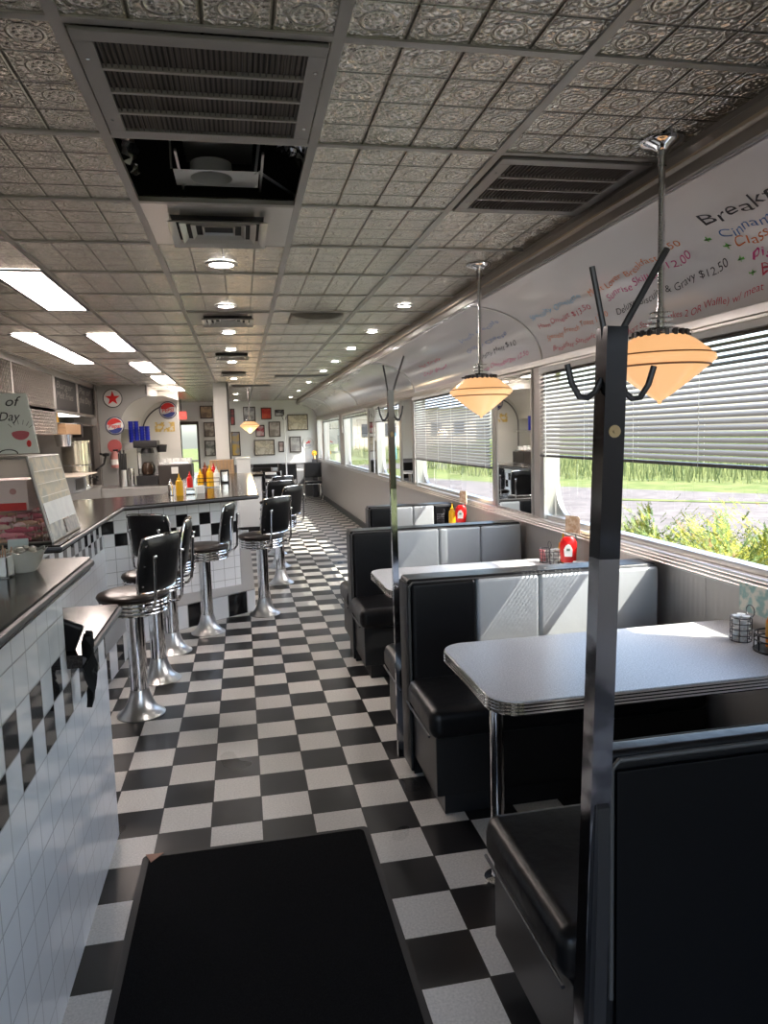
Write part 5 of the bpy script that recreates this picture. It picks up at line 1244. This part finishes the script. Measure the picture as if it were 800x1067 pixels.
# far bench, table, chairs
t = thing('wall_bench', 'black and silver channelled bench against the back wall', 'bench', (.65, 18.2, 0))
b = newbm(); box(b, .28, 1.0, 18.05, 18.5, .3, .46, .03, 3); obj('seat_cushion', b, black_vinyl, t)
for k in range(4):
    b = newbm(); box(b, .28, 1.0, 18.42, 18.55, .48+.1*k, .57+.1*k, .02, 3); obj('back_channel', b, silver_vinyl if k % 2 == 0 else black_vinyl, t)
b = newbm(); box(b, .3, .98, 18.1, 18.5, 0, .3); obj('base', b, black_pl, t)
def chair():
    t = thing('dining_chair', 'x', 'chair', (0, 0, 0), 'chrome framed black chairs at the far end')
    b = newbm(); box(b, -.2, .2, -.2, .2, .43, .48, .02, 3); obj('seat', b, black_vinyl, t)
    b = newbm(); box(b, -.2, .2, .17, .205, .58, .92, .015, 3); obj('backrest', b, black_vinyl, t)
    for sx in (-1, 1):
        b = newbm(); tube(b, [(sx*.2, -.2, 0), (sx*.2, -.19, .44)], .013, 10); obj('leg', b, chrome, t)
        b = newbm(); tube(b, [(sx*.21, .22, 0), (sx*.205, .19, .45), (sx*.2, .2, .93)], .013, 10); obj('leg', b, chrome, t)
    b = newbm(); tube(b, [(-.2, -.19, .42), (.2, -.19, .42), (.205, .19, .42), (-.205, .19, .42)], .01, 8, closed=True); obj('seat_frame', b, chrome, t)
    return t
c0 = chair(); c0.location = (1.62, 17.0, 0); c0.rotation_euler.z = PI; c0['label'] = 'chrome framed black chair in the far right corner by the wainscot'
dup(c0, (.62, 13.4, 0), 2.6, 'black chrome chair in the sunlit aisle beyond the last counter stool')
dup(c0, (.45, 15.2, 0), 2.9, 'black chrome chair before the far bench, partly hidden by nearer chairs')
dup(c0, (1.0, 16.6, 0), PI, 'black chrome chair at the far small table, left of the corner chair')
def small_table(label, x, y):
    t = thing('cafe_table', label, 'table', (x, y, 0), 'small far tables')
    b = newbm(); prism(b, rpoly(x-.3, x+.3, y-.3, y+.3, (.06,)*4), 'z', .73, .76); obj('tabletop', b, laminate, t)
    b = newbm(); cyl(b, (x, y, .02), (x, y, .73), .035, n=16); obj('pedestal', b, chrome, t)
    b = newbm(); box(b, x-.25, x+.25, y-.03, y+.03, 0, .03, .01); box(b, x-.03, x+.03, y-.25, y+.25, 0, .03, .01); obj('foot', b, black_pl, t)
small_table('small far table with white top beside the corner chair', 1.2, 17.4)
small_table('small far table between the chairs in the sunlit aisle', .5, 14.3)
t = thing('yellow_ornament', 'small yellow ornament above the corner chair by the last window', 'ornament', (1.8, 18.3, .87))
b = newbm(); lathe(b, [(0, 0), (.03, 0), (.035, .05), (.02, .08), (0, .08)], (1.8, 18.2, .96), 14); obj('pot', b, wood, t)
b = newbm()
for k in range(12): a = 2*PI*k/12; lathe(b, [(0, -.02), (.02, 0), (0, .02)], (1.8+.05*math.cos(a), 18.2, 1.1+.05*math.sin(a)), 8)
lathe(b, [(0, -.03), (.03, 0), (0, .03)], (1.8, 18.19, 1.1), 10); obj('bloom', b, yellow_pl, t)
b = newbm(); box(b, 1.74, 1.86, 18.14, 18.26, 0, .955, .005); tag(obj('plant_stand', b, dark_steel), 'dark slim stand under the yellow ornament', 'stand')
t = thing('slim_pole', 'thin white floor pole with hooks standing before the back wall', 'coat rack', (.95, 15.8, 0))
b = newbm(); cyl(b, (.95, 15.8, 0), (.95, 15.8, 2.0), .014, n=10); obj('pole', b, white_paint, t); b = newbm(); lathe(b, [(0, 0), (.14, 0), (.13, .02), (0, .03)], (.95, 15.8, 0), 20); obj('base', b, white_paint, t)
b = newbm(); tube(b, [(.9, 15.8, 1.98), (.93, 15.8, 1.9), (.95, 15.8, 1.92), (.97, 15.8, 1.9), (1.0, 15.8, 1.98)], .006); obj('hook', b, dark_steel, t)
# tan slatted crate and white box on far counter
t = thing('slatted_crate', 'tan vertically slatted crate on the far counter, right of the pillar base', 'crate', (-.35, 12.1, .97))
for k in range(7):
    b = newbm(); box(b, -.5+.055*k, -.455+.055*k, 11.88, 11.9, .97, 1.2, .003); obj('slat', b, wood, t)
b = newbm(); box(b, -.5, -.12, 11.9, 12.2, .97, 1.2, .004); obj('box_body', b, mat('tan panel', (.4, .3, .22), .6), t)
b = newbm(); box(b, -.08, .14, 11.9, 12.2, .97, 1.2, .01); t = thing('white_cooler', 'white box standing on the far counter right of the slatted crate', 'box', (.03, 12.1, .97)); obj('box_body', b, white_pl, t)
b = newbm(); box(b, -.09, .15, 11.89, 12.21, 1.2, 1.225, .006); obj('lid', b, white_pl, t)

# ================================================================= OUTDOORS
GZ = -.5
def ground_mat(name, c1, c2, sc):
    return speckle(name, c1, c2, sc, .95, .1)
grass_m = ground_mat('lawn', (.11, .14, .045), (.17, .185, .07), 1.5)
b = newbm(); box(b, XW+.2, 140, -40, 160, GZ-.2, GZ); o = tag(obj('lawn_ground', b, grass_m), None, None, kind='structure')
b = newbm(); box(b, -60, XW+.2, YB+.6, 160, GZ-.2, GZ); tag(obj('lawn_ground', b, grass_m), None, None, kind='structure')
b = newbm(); prism(b, [(4.9, -12), (22, -12), (15.5, 16), (14.2, 18.3), (10.5, 24), (5, 40), (4.9, 30), (6.4, 13.0)], 'z', GZ, GZ+.015); tag(obj('parking_ground', b, gnd_asphalt), None, None, kind='structure')
b = newbm(); prism(b, [(-60, 30), (60, 48), (60, 55), (-60, 37)], 'z', GZ, GZ+.02); tag(obj('road_ground', b, gnd_asphalt), None, None, kind='structure')
b = newbm(); prism(b, [(9.6, 18.6), (13.2, 15.2), (13.3, 15.5), (9.8, 19.1)], 'z', GZ+.015, GZ+.03); tag(obj('weed_strip_ground', b, grass_m), None, None, kind='structure')
def blades(name, m_, n, area, h, w, seed=1, label=None):
    random.seed(seed); b = newbm()
    for i in range(n):
        x, y = area(); a = random.uniform(0, PI); hh = h*random.uniform(.6, 1.15); dx, dy = w*math.cos(a), w*math.sin(a); lx, ly = random.uniform(-.25, .25)*hh, random.uniform(-.25, .25)*hh
        b.faces.new([b.verts.new(c) for c in ((x-dx, y-dy, GZ), (x+dx, y+dy, GZ), (x+lx, y+ly, GZ+hh))])
    o = obj(name, b, m_, sharp=None, recalc=False); tag(o, label, 'grass', kind='stuff'); return o
hay = mat('tall grass blade', (.2, .225, .09), .8, spec=.1)
def a1():
    while True:
        x, y = random.uniform(10, 60), random.uniform(-2, 75)
        # beyond the parking edge
        if x*.83+y*.56 > 24.0+1.5 and x > 9: return x, y
blades('tall_grass', hay, 60000, a1, .95, .02, 2, 'tall pale green field grass beyond the parking lot')
# sapling
t = thing('sapling', 'small blue-green sapling standing at the edge of the tall grass', 'sapling', (15.6, 17.6, GZ))
b = newbm(); cyl(b, (15.6, 17.6, GZ), (15.6, 17.6, GZ+1.5), .02, .006, n=6); obj('trunk', b, wood, t)
random.seed(9); b = newbm()
for i in range(420):
    z = random.uniform(.25, 1.6); r_ = .42*(1-z/1.9); a = random.uniform(0, 2*PI); p = Vector((15.6+r_*random.random()*math.cos(a), 17.6+r_*random.random()*math.sin(a), GZ+z)); s = .05
    d1 = Vector([random.uniform(-1, 1) for _ in range(3)]).normalized()*s; d2 = Vector([random.uniform(-1, 1) for _ in range(3)]).normalized()*s*.6
    b.faces.new([b.verts.new(p+q) for q in (d1, d2, -d1, -d2)])
obj('foliage', b, mat('blue green leaf', (.2, .36, .26), .7), t, sharp=None, recalc=False)
# junipers under the window
leafs = [mat('juniper green', (.14, .19, .05), .7, spec=.2), mat('juniper yellow', (.33, .33, .05), .7, spec=.2), mat('juniper dark', (.07, .13, .035), .7, spec=.2), mat('juniper brown', (.28, .18, .07), .8, spec=.2)]
def juniper(label, x, y, R_, hgt, n, seed, yel):
    random.seed(seed)
    t = thing('juniper_shrub', label, 'shrub', (x, y, GZ), 'spreading shrubs under the windows')
    b = newbm()
    for i in range(9): a = 2*PI*i/9; tube(b, [(x, y, GZ), (x+R_*.4*math.cos(a), y+R_*.4*math.sin(a), GZ+hgt*.5), (x+R_*.75*math.cos(a), y+R_*.75*math.sin(a), GZ+hgt*.7)], .012, 5)
    obj('branch', b, wood, t)
    b = newbm()
    for i in range(int(n*1.7)):
        a = random.uniform(0, 2*PI); f = math.sqrt(random.random()); top_ = hgt*(1-.55*f**2)*(1+.12*math.sin(3*a+seed)+.1*math.sin(7*a))
        z = GZ+top_*random.uniform(.72, 1.0) if random.random() < .8 else GZ+top_*random.uniform(.1, .7)
        p = Vector((x+R_*f*math.cos(a), y+R_*f*math.sin(a), z)); out = Vector((math.cos(a)*.8, math.sin(a)*.8, .75+random.uniform(-.4, .4))).normalized()
        L = random.uniform(.06, .12); sd_ = out.cross(Vector((0, 0, 1))).normalized()
        q_ = random.random(); mi_ = 1 if q_ < yel else (2 if q_ > .9 else (3 if q_ > .86 else 0))
        for k in range(6):
            c = p+out*L*k/6; w_ = (.011)*(1-k/7.)
            for s in (-1, 1):
                e = c+sd_*s*(w_+.006)+out*.018+Vector((0, 0, random.uniform(-.012, .012)))
                f_ = b.faces.new([b.verts.new(v) for v in (c-out*.006, e, c+out*.009)]); f_.material_index = mi_
    obj('foliage', b, leafs, t, sharp=None, recalc=False)
    return t
juniper('large yellow-green spreading shrub outside the nearest window, centre', 3.75, 4.5, 1.25, 1.28, 5200, 1, .55)
juniper('green spreading shrub outside the right end of the nearest window', 3.15, 2.75, .98, 1.2, 4200, 2, .35)
juniper('green shrub outside the left end of the nearest window, behind the coat pole', 3.7, 6.0, .95, 1.15, 3000, 3, .2)
juniper('bright shrub farther out to the right of the nearest window', 4.9, 3.5, .95, 1.15, 2400, 4, .5)
juniper('low mixed shrub close under the nearest window sill', 2.9, 3.9, .75, 1.3, 2600, 5, .3)
juniper('rounded shrub outside between the first two windows', 3.9, 7.0, .7, .9, 900, 6, .3)
# a distant beige building seen through the far windows
t = thing('beige_building', 'long beige building seen hazily through the far windows', 'building', (24, 75, GZ))
b = newbm(); box(b, 12, 26, 78, 90, GZ, 4.2); obj('wall', b, mat('beige siding', (.6, .5, .4), .8), t)
b = newbm(); prism(b, [(77.2, 4.1), (90.8, 4.1), (84, 6.2)], 'x', 11.5, 26.5); obj('roof', b, mat('roof grey blue', (.35, .4, .45), .7), t)
for k in range(5): b = newbm(); box(b, 13+2.6*k, 14.2+2.6*k, 77.95, 78, 1.2, 2.6); obj('window', b, dark_steel, t)
# strip of "_b" bookkeeping
for o in bpy.data.objects:
    if '_b' in o: del o['_b']
